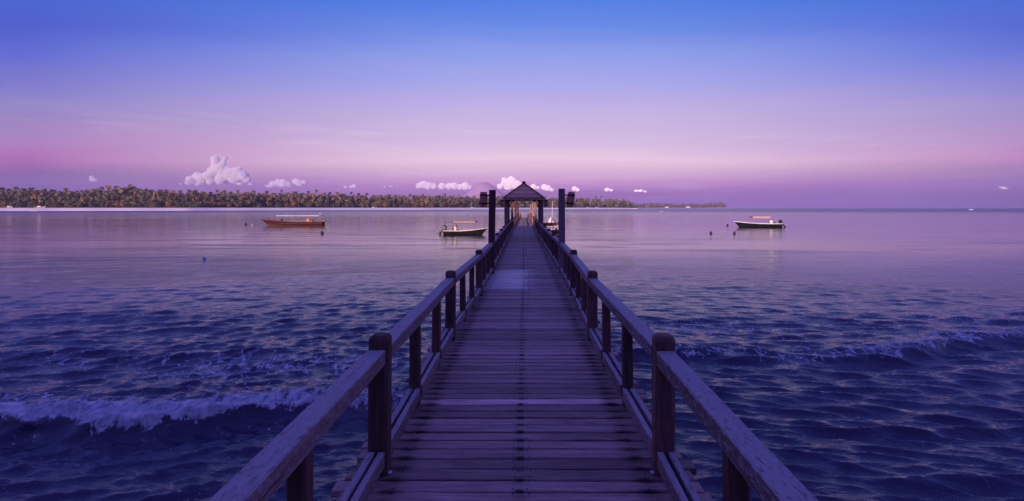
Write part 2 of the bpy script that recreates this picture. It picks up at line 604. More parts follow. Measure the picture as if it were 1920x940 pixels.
    quads = np.stack([a, a2, b2, b], -1).reshape(-1, 4)
    me = bpy.data.meshes.new('sea')
    nf = len(quads)
    me.vertices.add(n + 1)
    allv = np.concatenate([verts, [[cx, cy, 0]]]).astype(np.float32)
    me.vertices.foreach_set('co', allv.ravel())
    tri = np.stack([np.full(na, n), np.roll(idx[0], -1), idx[0]], -1)
    me.loops.add(nf * 4 + na * 3)
    me.loops.foreach_set('vertex_index', np.concatenate([quads.ravel(), tri.ravel()]).astype(np.int32))
    me.polygons.add(nf + na)
    ls = np.concatenate([np.arange(nf) * 4, nf * 4 + np.arange(na) * 3]).astype(np.int32)
    me.polygons.foreach_set('loop_start', ls)
    me.update(calc_edges=True)
    me.validate()
    me.shade_smooth()
    at_ = me.attributes.new('foam', 'FLOAT', 'POINT')
    at_.data.foreach_set('value', np.concatenate([foam.ravel(), [0]]).astype(np.float32))
    # make sure it faces up
    if me.polygons[10].normal.z < 0:
        me.flip_normals()
    return me


def water_mat():
    m, t = newmat('sea water')
    geo = t.n('ShaderNodeNewGeometry')
    pos = geo.outputs['Position']
    fa = t.n('ShaderNodeAttribute', attribute_name='foam')
    foam = fa.outputs['Fac']
    # ripples, longer across the wind than along it
    n1 = t.noise(t.mapping(pos, (0.55, 1.0, 1.0)), 3.0, 5, 0.55, 0.3)
    n2 = t.noise(t.mapping(pos, (0.6, 1.0, 1.0)), 11.0, 4, 0.6, 0.2)
    n3 = t.noise(t.mapping(pos, (0.35, 1.0, 1.0)), 0.55, 4, 0.55, 0.2)
    slick = t.noise(t.mapping(pos, (0.012, 0.05, 1.0)), 1.0, 4, 0.6, 0.5)
    slick2 = t.noise(t.mapping(pos, (0.002, 0.012, 1.0)), 1.0, 3, 0.55, 0.3)
    sl = t.math('MULTIPLY', t.maprange(slick, 0.38, 0.62, 0.5, 1.1), t.maprange(slick2, 0.38, 0.62, 0.6, 1.15))
    n4 = t.noise(t.mapping(pos, (0.6, 1.0, 1.0)), 34.0, 3, 0.6, 0.2)
    h = t.math('ADD', t.math('MULTIPLY', n1, 0.085), t.math('MULTIPLY', n2, 0.050))
    h = t.math('ADD', h, t.math('MULTIPLY', n4, 0.012))
    h = t.math('ADD', h, t.math('MULTIPLY', n3, 0.13))
    # the lagoon lies calmer beyond the surf
    sp = t.n('ShaderNodeSeparateXYZ')
    t.l(pos, sp.inputs[0])
    sl = t.math('MULTIPLY', sl, t.math('ADD', t.maprange(sp.outputs['Y'], 8.0, 46.0, 1.0, 0.0), t.maprange(sp.outputs['Y'], 110.0, 330.0, 0.10, 0.9)))
    paw = t.noise(t.mapping(pos, (0.05, 0.30, 1.0)), 1.0, 4, 0.65, 0.6)
    mid = t.math('MULTIPLY', t.maprange(paw, 0.48, 0.70, 0.0, 0.34), t.maprange(sp.outputs['Y'], 15.0, 40.0))
    sl = t.math('ADD', sl, mid)
    bp = t.n('ShaderNodeBump')
    bp.inputs['Distance'].default_value = 1.0
    t.l(sl, bp.inputs['Strength'])
    t.l(h, bp.inputs['Height'])
    wb = t.n('ShaderNodeBsdfPrincipled')
    wb.inputs['Base Color'].default_value = (0.019, 0.016, 0.052, 1)
    wb.inputs['Roughness'].default_value = 0.04
    wb.inputs['IOR'].default_value = 1.46
    t.l(t.maprange(sp.outputs['Y'], 90.0, 520.0, 0.04, 0.30), wb.inputs['Roughness'])
    t.l(bp.outputs[0], wb.inputs['Normal'])
    # foam: bubbles break up the mask, thin foam is torn into lace
    vd = t.n('ShaderNodeVectorMath', operation='ADD')
    wv = t.n('ShaderNodeTexNoise')
    t.l(pos, wv.inputs['Vector'])
    wv.inputs['Scale'].default_value = 2.2
    wv.inputs['Detail'].default_value = 4
    ws = t.n('ShaderNodeVectorMath', operation='SCALE')
    t.l(wv.outputs['Color'], ws.inputs[0])
    ws.inputs['Scale'].default_value = 0.5
    t.l(pos, vd.inputs[0])
    t.l(ws.outputs[0], vd.inputs[1])
    vo = t.n('ShaderNodeTexVoronoi', feature='DISTANCE_TO_EDGE')
    vo.inputs['Scale'].default_value = 3.4
    t.l(vd.outputs[0], vo.inputs['Vector'])
    lace = t.maprange(vo.outputs['Distance'], 0.16, 0.01)
    f1 = t.noise(t.mapping(pos, (1.9, 1.0, 1.0)), 3.4, 8, 0.75, 0.9)
    f2 = t.noise(pos, 16.0, 4, 0.7)
    fn = t.math('ADD', t.math('MULTIPLY', f1, 0.75), t.math('MULTIPLY', f2, 0.25))
    cov = t.math('ADD', t.math('MULTIPLY', foam, 0.72), t.math('MULTIPLY', t.math('SUBTRACT', fn, 0.5), 2.4))
    cov = t.math('ADD', cov, t.math('MULTIPLY', t.math('SUBTRACT', lace, 0.3), t.maprange(foam, 0.9, 0.3, 0.0, 0.30)))
    cov = t.maprange(cov, 0.34, 0.66)
    fb = t.n('ShaderNodeBsdfPrincipled')
    fc = t.mix(t.maprange(fn, 0.38, 0.62), (0.34, 0.36, 0.42), (0.88, 0.88, 0.90))
    t.l(fc, fb.inputs['Base Color'])
    fb.inputs['Roughness'].default_value = 0.7
    b2 = t.n('ShaderNodeBump')
    b2.inputs['Strength'].default_value = 1.0
    b2.inputs['Distance'].default_value = 0.14
    t.l(fn, b2.inputs['Height'])
    t.l(b2.outputs[0], fb.inputs['Normal'])
    mx = t.n('ShaderNodeMixShader')
    t.l(t.math('MULTIPLY', cov, 0.97), mx.inputs[0])
    t.l(wb.outputs[0], mx.inputs[1])
    t.l(fb.outputs[0], mx.inputs[2])
    finish(t, mx.outputs[0])
    return m


wm = water_mesh()
wm.materials.append(water_mat())
link('sea', wm, kind='structure')

# ------------------------------------------------------------------ the land across the lagoon
M_sand = plain('pale sand', (0.88, 0.76, 0.70), 0.9, 0.06, 0.3)
M_wetsand = plain('wet sand', (0.25, 0.16, 0.17), 0.5, 0.2, 0.3)
M_soil = plain('forest floor', (0.05, 0.045, 0.03), 0.9, 0.3, 0.2)

# shoreline: photo column -> distance of the water's edge
SHX = [-400, 0, 350, 800, 950, 1090, 1196]
SHD = [455, 478, 515, 720, 850, 1010, 1190]


def shore(px, back=0.0):
    D = float(np.interp(px, SHX, SHD))
    return Vector(((px - VPX) / FPX * (D + back), D + back, 0))


vs, fs = [], []
prof = [(-4, -0.6), (0, 0.0), (2, 0.45), (4, 1.3), (7, 2.7), (14, 3.3), (60, 4.7), (420, 6.0)]
cols_px = list(np.linspace(-400, 1196, 150))
for i, px in enumerate(cols_px):
    endf = min(1.0, (1204 - px) / 60)
    wig = 2.0 * math.sin(px * 0.021) + 1.2 * math.sin(px * 0.063 + 1)
    for (b, z) in prof:
        p = shore(px, b * (0.35 + 0.65 * endf) + wig)
        vs.append((p.x, p.y, z * (0.7 + 0.3 * endf)))
n = len(prof)
for i in range(len(cols_px) - 1):
    for k in range(n - 1):
        fs.append((i * n + k, i * n + n + k, i * n + n + k + 1, i * n + k + 1))
fs.append(tuple((len(cols_px) - 1) * n + k for k in range(n)))
me = newmesh('far_shore', vs, fs, [M_sand, M_wetsand, M_soil], True)
mi = []
for i in range(len(cols_px) - 1):
    mi += [1, 0, 0, 0, 0, 2, 2]
mi.append(2)
me.polygons.foreach_set('material_index', mi)
link('beach', me, kind='structure')

# the low headland further out, with surf along its foot
vs, fs = [], []
hp = list(np.linspace(1150, 1392, 70))
for px in hp:
    D = float(np.interp(px, [1150, 1392], [2050, 2500]))
    k = max(0.02, min(1.0, (1393 - px) / 40))
    for (b, z) in ((0, -0.4), (6, 0.5), (25, 1.6 * k + 0.3), (45, 2.6 * k + 0.2), (300, 4 * k), (320, -0.5)):
        vs.append(((px - VPX) / FPX * D, D + b, z))
for i in range(len(hp) - 1):
    for k in range(5):
        fs.append((i * 6 + k, i * 6 + 6 + k, i * 6 + 7 + k, i * 6 + 1 + k))
me = newmesh('headland', vs, fs, [M_sand, M_soil], True)
me.polygons.foreach_set('material_index', [0, 0, 0, 1, 1] * (len(hp) - 1))
link('headland', me, kind='structure')

# far volcano, barely darker than the air: extra haze painted into its rock colour
M_hazed_rock = plain('haze-tinted rock', (0.46, 0.29, 0.43), 0.95, 0.08, 0.004)
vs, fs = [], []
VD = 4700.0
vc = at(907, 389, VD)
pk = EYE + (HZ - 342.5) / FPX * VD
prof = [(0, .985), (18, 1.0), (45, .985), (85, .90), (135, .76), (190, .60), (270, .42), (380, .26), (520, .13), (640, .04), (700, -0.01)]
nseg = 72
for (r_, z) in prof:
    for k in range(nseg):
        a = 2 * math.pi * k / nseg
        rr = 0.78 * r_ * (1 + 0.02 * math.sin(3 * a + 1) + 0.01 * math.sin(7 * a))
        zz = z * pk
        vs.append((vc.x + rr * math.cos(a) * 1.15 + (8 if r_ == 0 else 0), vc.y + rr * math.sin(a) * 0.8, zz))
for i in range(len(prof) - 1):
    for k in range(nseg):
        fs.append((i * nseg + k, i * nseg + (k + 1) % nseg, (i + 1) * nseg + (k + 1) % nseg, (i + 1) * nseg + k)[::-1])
link('volcano', newmesh('volcano', vs, fs, M_hazed_rock, True), kind='structure')

# the beach behind the camera where the pier starts
vs, fs = [], []
for i in range(41):
    x = -200 + i * 10
    for (y, z) in ((-14 + math.sin(i) * .6, -0.5), (-18, 0.3), (-24, 1.4), (-30, 1.8), (-110, 2.4)):
        vs.append((x, y, z))
for i in range(40):
    for k in range(4):
        fs.append((i * 5 + k, i * 5 + 1 + k, i * 5 + 6 + k, i * 5 + 5 + k))
link('near_beach', newmesh('near_beach', vs, fs, M_sand, True), kind='structure')

# ------------------------------------------------------------------ trees
M_palm = foliage('palm fronds', [(0.065, 0.065, 0.052), (0.260, 0.208, 0.117), (0.546, 0.351, 0.169)])
M_leaf = foliage('broad leaves', [(0.058, 0.065, 0.052), (0.221, 0.189, 0.111), (0.468, 0.325, 0.156)])
M_trunk = plain('palm trunk', (0.22, 0.16, 0.12), 0.85, 0.35, 2.0)


def palm_crown(seed, rad=3.9, nf=26):
    g = random.Random(seed)
    mb = MB()
    for i in range(nf):
        a = 2 * math.pi * i / nf * 2.4 + g.uniform(-.3, .3)
        rise = g.choice([g.uniform(-0.9, 0.2), g.uniform(0.1, 1.35), g.uniform(0.5, 1.4)])
        L = rad * g.uniform(0.8, 1.1)
        ca, sa = math.cos(a), math.sin(a)
        pts = []
        for k in range(6):
            t = k / 5
            rr = L * (t * math.cos(rise * 0.6) * (1 - 0.12 * t * t))
            zz = L * (math.sin(rise) * t * 0.75 - (0.30 + 0.22 * max(0, rise)) * t * t * 1.1)
            pts.append(Vector((ca * rr, sa * rr, zz)))
        vs, fs = [], []
        for k, p in enumerate(pts):
            wd = (0.12, 0.62, 0.85, 0.80, 0.55, 0.08)[k]
            sx, sy = -sa * wd, ca * wd
            vs += [p + Vector((sx, sy, -wd * 0.65)), p, p + Vector((-sx, -sy, -wd * 0.65))]
        for k in range(5):
            b = k * 3
            fs += [(b, b + 1, b + 4, b + 3), (b + 1, b + 2, b + 5, b + 4)]
        mb.add(vs, fs)
    mb.ball((0, 0, -0.3), 0.55, 6, 4)
    return mb


def trunk_mesh(seed, h, r0=0.28, r1=0.16, lean=1.4):
    g = random.Random(seed)
    mb = MB()
    a = g.uniform(0, 6.28)
    pts = [Vector((math.cos(a) * lean * (t - 1) ** 2, math.sin(a) * lean * (t - 1) ** 2, h * t)) for t in (0, .25, .5, .75, 1)]
    mb.tube(pts, [r0 * 1.4, r0, (r0 + r1) / 2, r1, r1], 6)
    return mb


def leafy_crown(seed, rx, rz, nblob=9, nleaf=300, size=0.9):
    """many small leaf clumps spread through an uneven crown"""
    g = random.Random(seed)
    blobs = []
    for i in range(nblob):
        a = g.uniform(0, 6.28)
        q = g.uniform(0.15, 0.75)
        blobs.append((Vector((math.cos(a) * rx * q, math.sin(a) * rx * q, g.uniform(-0.55, 0.6) * rz)), rx * g.uniform(0.32, 0.55)))
    mb = MB()
    for i in range(nleaf):
        c, r_ = g.choice(blobs)
        d = Vector((g.gauss(0, 1), g.gauss(0, 1), g.gauss(0.25, 1))).normalized()
        p = c + d * r_ * (0.72 + 0.36 * g.random())
        s = size * g.uniform(0.6, 1.3)
        nn = (d + Vector((g.uniform(-.6, .6), g.uniform(-.6, .6), g.uniform(-.2, .8)))).normalized()
        u = nn.orthogonal().normalized()
        v_ = nn.cross(u)
        k = g.uniform(0, 6.28)
        u, v_ = u * math.cos(k) + v_ * math.sin(k), v_ * math.cos(k) - u * math.sin(k)
        mb.add([p - u * s, p - v_ * s * .6, p + u * s * 1.1, p + v_ * s * .7 - nn * s * .3], [(0, 1, 2, 3)])
    return mb


PALM_CROWNS = [palm_crown(s).mesh('palm_crown', M_palm) for s in range(8)]
PALM_TRUNKS = [trunk_mesh(s, 1.0, 0.3, 0.2, 0.0) for s in range(1)]
BROAD_CROWNS = [leafy_crown(50 + s, 5.2, 4.2, 10, 420, 0.75).mesh('crown', M_leaf) for s in range(7)]
trunk_cache = {}


def trunk_for(h, kind):
    key = (int(round(h)), kind)
    if key not in trunk_cache:
        trunk_cache[key] = (trunk_mesh(key[0] * 7 + 1, key[0], 0.26, 0.16, 2.0) if kind == 'palm' else trunk_mesh(key[0] + 99, key[0], 0.4, 0.22, 0.6)).mesh('trunk', M_trunk)
    return trunk_cache[key], key[0]


PALM_TINTS = [(1.0, 1.1, 1.0), (0.75, 0.9, 0.9), (1.4, 1.1, 0.85), (1.1, 1.0, 0.9), (0.6, 0.7, 0.8), (1.6, 1.1, 0.7)]
PALM_WORDS = ['olive', 'dark green', 'rusty', 'brown', 'deep green', 'bright orange']


def skyline(px):
    """tree-top height in metres along the far shore"""
    y = np.interp(px, [-100, 0, 60, 130, 235, 300, 420, 560, 680, 800, 900, 1000, 1090, 1150, 1180, 1196],
                  [351, 351, 352, 354, 347, 354, 357, 358, 363, 364, 366, 367, 369, 371, 375, 380])
    D = float(np.interp(px, SHX, SHD)) + 50
    return (HZ - y) / FPX * D + EYE


gp = random.Random(5)


MARKS = [(30, 'at the left edge of the picture'), (60, 'above the leftmost beached outrigger'), (112, 'above the long pale beached boat'),
         (160, 'left of the tiny upright cloud'), (212, 'below the tiny upright cloud'), (272, 'at the highest hump of the wood'),
         (340, 'right of the highest hump'), (402, 'below the cumulus cloud\'s left tower'), (470, 'below the cumulus cloud\'s right shoulder'),
         (545, 'above the red longboat\'s bow'), (615, 'above the red longboat\'s stern'), (690, 'below the tiny pair of clouds'),
         (765, 'below the flat cloud streak'), (820, 'below the rounded white cloud'), (890, 'above the black boat\'s awning'),
         (945, 'beside the left barrel lantern'), (1015, 'seen through the gazebo'), (1065, 'between gazebo and right lantern post'),
         (1130, 'right of the right barrel lantern'), (9999, 'at the right tip of the wood')]


def sector(px):
    """a landmark to find a stretch of the far wood by"""
    for x, t in MARKS:
        if px < x:
            return t


ROWW = ['front row', 'middle height', 'rising on the skyline']


def place_palm(px, back, h, ti, row=1):
    p = shore(px, back)
    base = 3.4 + min(1.5, back * 0.01)
    r_ = root('palm_tree', (p.x, p.y, base), gp.uniform(0, 6.28),
              '%s coconut palm, %s, %s' % (PALM_WORDS[ti], ROWW[row], sector(px)), 'palm tree', 'coconut palms along the far shore')
    tm, th = trunk_for(h - 1.5, 'palm')
    link('trunk', tm, r_)
    link('crown', PALM_CROWNS[gp.randrange(8)], r_, loc=(0, 0, th + 0.2), scl=[(q_, q_, q_ * gp.uniform(1.2, 1.6)) for q_ in [gp.uniform(.7, 1.15)]][0], rot=(gp.uniform(-.15, .15), gp.uniform(-.15, .15), gp.uniform(0, 6)),
         color=PALM_TINTS[ti])


BROAD_TINTS = [(0.95, 1.05, 0.95), (0.55, 0.7, 0.85), (1.6, 1.2, 0.7), (1.3, 1.0, 0.8), (1.1, 1.0, 0.85)]
BROAD_WORDS = ['dull green', 'dark bluish green', 'golden orange', 'reddish brown', 'brownish green']


def place_broad(px, back, h, wd, ti, row=1):
    p = shore(px, back)
    r_ = root('broadleaf_tree', (p.x, p.y, 3.3), gp.uniform(0, 6.28),
              '%s %s broadleaf tree %s' % (('low', 'tall')[row], BROAD_WORDS[ti], sector(px)), 'tree', 'broadleaf trees along the far shore')
    tm, th = trunk_for(max(3, h * 0.5), 'broad')
    link('trunk', tm, r_)
    s = wd / 10.4
    sz = h / 10.5
    link('crown', BROAD_CROWNS[gp.randrange(7)], r_, loc=(0, 0, h * 0.56), scl=(s, s, sz), color=BROAD_TINTS[ti])


def warm_at(px):      # the middle of the wood holds most of the turning, rust coloured crowns
    return float(np.interp(px, [0, 250, 420, 700, 900, 1050, 1196], [.08, .16, .28, .32, .36, .2, .08]))


npalm = 275
for i in range(npalm):
    px = -45 + (1183 + 45) * ((i + gp.uniform(-.5, .5)) / npalm)
    row = i % 3
    h = skyline(px) - 3.4
    back = (32, 44, 60)[row] + gp.uniform(-3, 3)
    hh = h * (0.60, 0.82, 1.0)[row] * gp.uniform(0.85, 1.06)
    if gp.random() < 0.05:
        hh *= 1.1
    wm_ = warm_at(px)
    ti = gp.choice([2, 5, 3]) if gp.random() < wm_ else gp.choice([0, 1, 1, 4])
    place_palm(px, back, hh, ti, row)
nb = 135
for i in range(nb):
    px = -50 + (1188 + 50) * ((i + gp.uniform(-.5, .5)) / nb)
    row = i % 2
    h = skyline(px) - 3.4
    hh = h * ((0.38, 0.72)[row]) * gp.uniform(0.8, 1.15)
    wm_ = warm_at(px)
    ti = gp.choice([2, 3]) if gp.random() < wm_ * 0.75 else gp.choice([0, 1, 1, 4])
    place_broad(px, (30, 50)[row] + gp.uniform(-2, 4), hh, gp.uniform(8, 14), ti, row)
place_broad(233, 66, skyline(233) - 3.2, 26, 1)
place_broad(253, 68, skyline(240) - 3.2, 22, 0)
place_broad(462, 40, 19, 20, 4)
place_broad(850, 34, 15, 22, 3)


def wood_mass(name, pxs, gen, mat, kind='stuff'):
    """one joined mass of trees too many to tell apart"""
    V, F = [], []
    base = 0
    for (p, mb_v, mb_f, s, rz) in gen:
        c, s_ = math.cos(rz), math.sin(rz)
        a = mb_v * np.array(s)
        x = a[:, 0] * c - a[:, 1] * s_ + p[0]
        y = a[:, 0] * s_ + a[:, 1] * c + p[1]
        V.append(np.stack([x, y, a[:, 2] + p[2]], -1))
        F.append(mb_f + base)
        base += len(mb_v)
    V = np.concatenate(V)
    F = np.concatenate(F)
    me_ = bpy.data.meshes.new(name)
    me_.vertices.add(len(V))
    me_.vertices.foreach_set('co', V.astype(np.float32).ravel())
    me_.loops.add(F.size)
    me_.loops.foreach_set('vertex_index', F.astype(np.int32).ravel())
    me_.polygons.add(len(F))
    me_.polygons.foreach_set('loop_start', (np.arange(len(F)) * 4).astype(np.int32))
    me_.update(calc_edges=True)
    me_.materials.append(mat)
    return link(name, me_, kind=kind)


def arr(mb):
    return np.array([tuple(v) for v in mb.v]), np.array([f for f in mb.f if len(f) == 4])


LA = [arr(leafy_crown(200 + s, 5.2, 4.2, 9, 170, 1.1)) for s in range(5)]
gen = []
for i in range(1250):
    px = gp.uniform(-90, 1186)
    row = gp.random()
    back = 55 + row * 120
    h = skyline(px) - 4
    p = shore(px, back)
    if i % 2:
        hh = h * gp.uniform(0.45, 0.66)
        v, f = gp.choice(LA)
        gen.append(((p.x, p.y, 3.5 + hh * 0.5), v, f, (1.4, 1.0, hh / 7.5), gp.uniform(0, 6)))
    else:
        hh = h * gp.uniform(0.8, 1.02)
        v, f = gp.choice(LA)
        gen.append(((p.x, p.y, 3.5 + hh * .55), v, f, (1.2, 1.0, hh / 8.5), gp.uniform(0, 6)))
wood_mass('far_wood', None, gen, M_leaf)
# low scrub along the top of the beach
gen = []
for i in range(330):
    px = -60 + 1250 * i / 330 + gp.uniform(-2, 2)
    p = shore(px, 33 + gp.uniform(-1, 5))
    v, f = gp.choice(LA)
    s = gp.uniform(0.35, 0.7)
    gen.append(((p.x, p.y, 4.2 + s), v, f, (s, s * .6, s * .55), gp.uniform(0, 6)))
wood_mass('beach_scrub', None, gen, M_leaf)
# wood on the headland
gen = []
for i in range(330):
    px = 1180 + 181 * i / 330 + gp.uniform(-2, 2)
    D = float(np.interp(px, [1150, 1392], [2050, 2500])) + 60 + gp.uniform(0, 60)
    ytop = np.interp(px, [1190, 1230, 1320, 1342, 1352, 1362], [381, 380.5, 381.5, 379, 378, 385])
    h = ((HZ - ytop) / FPX * D + EYE) * gp.choice([.45, .6, .75, .9, 1.15]) * gp.uniform(0.85, 1.1)
    v, f = gp.choice(LA)
    gen.append((((px - VPX) / FPX * D, D, 2 + h * 0.5), v, f, (1.7, 1.2, h / 12.5), gp.uniform(0, 6)))
wood_mass('headland_wood', None, gen, M_leaf)
# unseen grove added behind the camera to keep the low sun off the pier
gen = []
BIG = [arr(leafy_crown(300 + s, 3.6, 3.2, 12, 900, 0.55)) for s in range(3)]
for i in range(130):
    x = -75 + i * 0.95
    for zc in (3.4, 7.2, 10.4, 12.4):
        v, f = gp.choice(BIG)
        gen.append(((x + gp.uniform(-1, 1), -31 + gp.uniform(-3.5, 3.5), zc + gp.uniform(-.4, .4)), v, f, (1, 1, 1), gp.uniform(0, 6)))
wood_mass('added_shade_grove', None, gen, M_leaf)

# ------------------------------------------------------------------ clouds
def cloud_mat():
    m, t = newmat('cloud')
    pv = t.n('ShaderNodeVolumePrincipled')
    pv.inputs['Color'].default_value = (1.0, 0.99, 0.995, 1)
    pv.inputs['Density'].default_value = 0.07
    pv.inputs['Anisotropy'].default_value = -0.60
    out = t.n('ShaderNodeOutputMaterial')
    t.l(pv.outputs[0], out.inputs['Volume'])
    return m


M_cloud = cloud_mat()
CT = bpy.data.textures.new('billow', 'CLOUDS')
CT.noise_scale = 70
CT.noise_depth = 5
CT2 = bpy.data.textures.new('curdle', 'CLOUDS')
CT2.noise_scale = 20
CT2.noise_depth = 4


def cloud(spec, label, D=7600, seed=0, thin=1.0):
    """spec: billows as (column, row, radius in pixels)"""
    g = random.Random(seed)
    mb = MB()
    px = D / FPX
    cx = sum(s[0] for s in spec) / len(spec)
    org = at(cx, 345, D)
    for (x, y, r_) in spec:
        c = at(x, y, D) - org
        R_ = r_ * px
        mb.ball((c.x, c.y + g.uniform(-.3, .3) * R_, c.z), (R_ * 1.2, R_ * 1.2, R_ * 1.05 * thin), 14, 10)
        for k in range(int(5 + r_ * 1.5)):
            d = Vector((g.gauss(0, 1), g.gauss(-.4, 1), g.gauss(0.25, .8))).normalized()
            q = R_ * g.uniform(.25, .45)
            cc = c + Vector((d.x, d.y, d.z * thin)) * R_ * 0.9
            mb.ball(tuple(cc), (q, q, q * thin), 10, 7)
    o = mb.obj('cloud', M_cloud, smooth=True, loc=tuple(org), label=label, cat='cloud', group='small cumulus clouds low over the far shore')
    rm = o.modifiers.new('remesh', 'REMESH')
    rm.mode = 'VOXEL'
    rm.voxel_size = px * 0.5
    rm.use_smooth_shade = True
    sm = o.modifiers.new('soften', 'SMOOTH')
    sm.factor = 0.6
    sm.iterations = 4
    dm = o.modifiers.new('billow', 'DISPLACE')
    dm.texture = CT
    dm.texture_coords = 'GLOBAL'
    dm.strength = px * 3.0
    dm.mid_level = 0.5
    dm2 = o.modifiers.new('curdle', 'DISPLACE')
    dm2.texture = CT2
    dm2.texture_coords = 'GLOBAL'
    dm2.strength = px * 1.6
    dm2.mid_level = 0.5
    return o


cloud([(405, 303, 7), (411, 309, 6), (357, 339, 8), (368, 331, 7), (380, 336, 9), (392, 330, 9), (400, 322, 9), (406, 310, 8), (403, 298, 5.5), (410, 318, 9), (422, 297, 3.6), (419, 304, 4), (416, 310, 6),
       (420, 325, 10), (432, 328, 10), (445, 322, 8), (455, 330, 9), (440, 336, 9), (415, 337, 9), (462, 336, 6), (395, 340, 7)],
      'tall white cumulus cloud with two towers, largest of all', seed=1)
cloud([(352, 344, 5), (340, 345, 3), (372, 346, 5), (450, 345, 5), (470, 346, 4)], 'thin torn cloud shreds under the tall cumulus', seed=2, thin=.6)
cloud([(512, 346, 6), (523, 343, 7), (533, 345, 7), (540, 347, 5), (555, 341, 5), (562, 344, 6), (570, 342, 4)], 'white double cloud to the right of the tall cumulus', seed=3)
cloud([(505, 350, 4), (500, 348, 3)], 'faint wisp at the left foot of the double cloud', seed=4, thin=.6)
cloud([(648, 351, 3), (665, 349, 4), (658, 351, 3)], 'tiny pair of clouds right of the double cloud', seed=5, thin=.8)
cloud([(722, 350, 2.4), (733, 349.5, 2.8), (745, 350.5, 2.4)], 'flat thin streak of cloud midway along the far wood', seed=6, thin=.5)
cloud([(786, 349, 5), (795, 346, 6.5), (804, 349, 6), (813, 350, 5)], 'rounded white cloud left of the lumpy cloud row', seed=7)
cloud([(829, 350, 6), (842, 350, 5.5), (852, 349, 6), (862, 351, 5), (873, 349, 6.5), (880, 352, 4)], 'long lumpy row of cloud left of the volcano', seed=8)
cloud([(900, 353, 4), (906, 351, 4.5), (911, 354, 3.5)], 'small white cloud in front of the volcano', D=5900, seed=9)
cloud([(938, 350, 5), (948, 342, 6.5), (958, 341, 8), (968, 347, 8), (953, 349, 7), (944, 336, 3), (978, 350, 6)], 'bright cloud behind the left slope of the gazebo roof', seed=10)
cloud([(1000, 351, 5), (1009, 352, 3)], 'small cloud against the right slope of the gazebo roof', seed=11)
cloud([(1020, 351, 5), (1027, 353, 5), (1034, 356, 3)], 'white cloud between gazebo roof and the right lamp post', seed=12)
cloud([(1077, 354, 4), (1083, 356, 3)], 'small white cloud above the right barrel lantern', seed=13)
cloud([(1138, 356, 4.5), (1146, 357, 3)], 'faint pink cloud right of the barrel lantern', D=8200, seed=14, thin=.7)
cloud([(1193, 358, 3), (1201, 358, 3.8), (1209, 359.5, 2.6)], 'flat pinkish cloud above the right end of the far wood', seed=15, thin=.7)
cloud([(172, 332, 3.4), (173, 337, 4), (180, 338, 2.5)], 'tiny upright cloud far left over the wood', seed=16)
cloud([(1875, 351, 2.2), (1881, 352.5, 3.2), (1888, 354, 2)], 'tiny mauve cloud at the far right over open sea', D=8200, seed=17, thin=.7)

# ------------------------------------------------------------------ the pier
DECK = 1.74
BAY = 3.2
HALF = 0.945
NB = 26
END = NB * BAY
CXK = [-2, 0, 1, 2, 3, 4, 8, 12, 26]
CXV = [-.05, -.045, -.02, -.04, .04, .06, -.02, -.03, 0]


def half(y):
    return float(np.interp(y / BAY, [-2, 0, 1], [.865, .885, HALF]))


def cx(y):
    return float(np.interp(y / BAY, CXK, CXV))


pier = root('pier', (0, 0, 0), 0, 'long weathered timber pier running out over the water to the gazebo and beyond', 'pier')

PITCH = 0.131
pg = random.Random(12)


def plank_mesh(L, wd, seg=4, th=0.045):
    v, f = timber(L, wd, th, seg, 0.0016, 0.006, pg, 0.0)
    # timber runs along +Y; planks run along X from the centre outwards
    g = pg.uniform(-.004, .004)
    vs_ = [(y, x + g * y, z) for (x, y, z) in v]
    return vs_, [tuple(reversed(q)) for q in f]


def board(L, wd, seg=10):
    v, f = timber(L, wd, .045, seg, 0.0018, 0.005, pg, 0.0)
    sk = pg.uniform(-.004, .004)
    b0 = pg.uniform(-.035, .035)
    # timber runs along +Y; boards run across the pier
    return [(y - L / 2 + b0, x + sk * (y - L / 2), z) for (x, y, z) in v], [tuple(reversed(q)) for q in f]


PM = []
for k in range(30):
    v, f = board(2.24 + pg.uniform(-.07, .09), PITCH - pg.choice([.006, .009, .013, .020]))
    PM.append(newmesh('plank', v, f, M_plank))
n_single = 0
rest = MB()
rows = int((END + 6) / PITCH)
pale_done = False
for i in range(rows):
    y = -6 + i * PITCH
    c = cx(y)
    z = DECK - 0.0225 + pg.uniform(-.004, .004)
    if 2.2 < y and n_single < 299:
        t = pg.random()
        colr = (1, 1, 1) if t < .82 else ((1.3, 1.25, 1.28) if t < .93 else (.72, .66, .66))
        rz = pg.uniform(-.0015, .0015)
        if y > 4.33 and not pale_done:
            pale_done = True
            colr, rz, z = (1.9, 1.85, 1.95), .004, DECK - .019
        if 7.2 < y < 7.33 or 9.0 < y < 9.13:
            colr = (1.5, 1.4, 1.45)
        link('plank', PM[pg.randrange(30)], pier, loc=(c, y, z), scl=(1, pg.uniform(.95, 1.02), 1),
             rot=(pg.uniform(-.012, .012), 0, rz + (math.pi if pg.random() < .5 else 0)), color=colr)
        n_single += 1
    else:
        L = 2.24 + pg.uniform(-.07, .09)
        rest.box((c + pg.uniform(-.04, .04), y, z), (L, PITCH - pg.choice([.007, .012]), .045))
rest.obj('planks_beyond', M_plank, pier, kind='stuff')

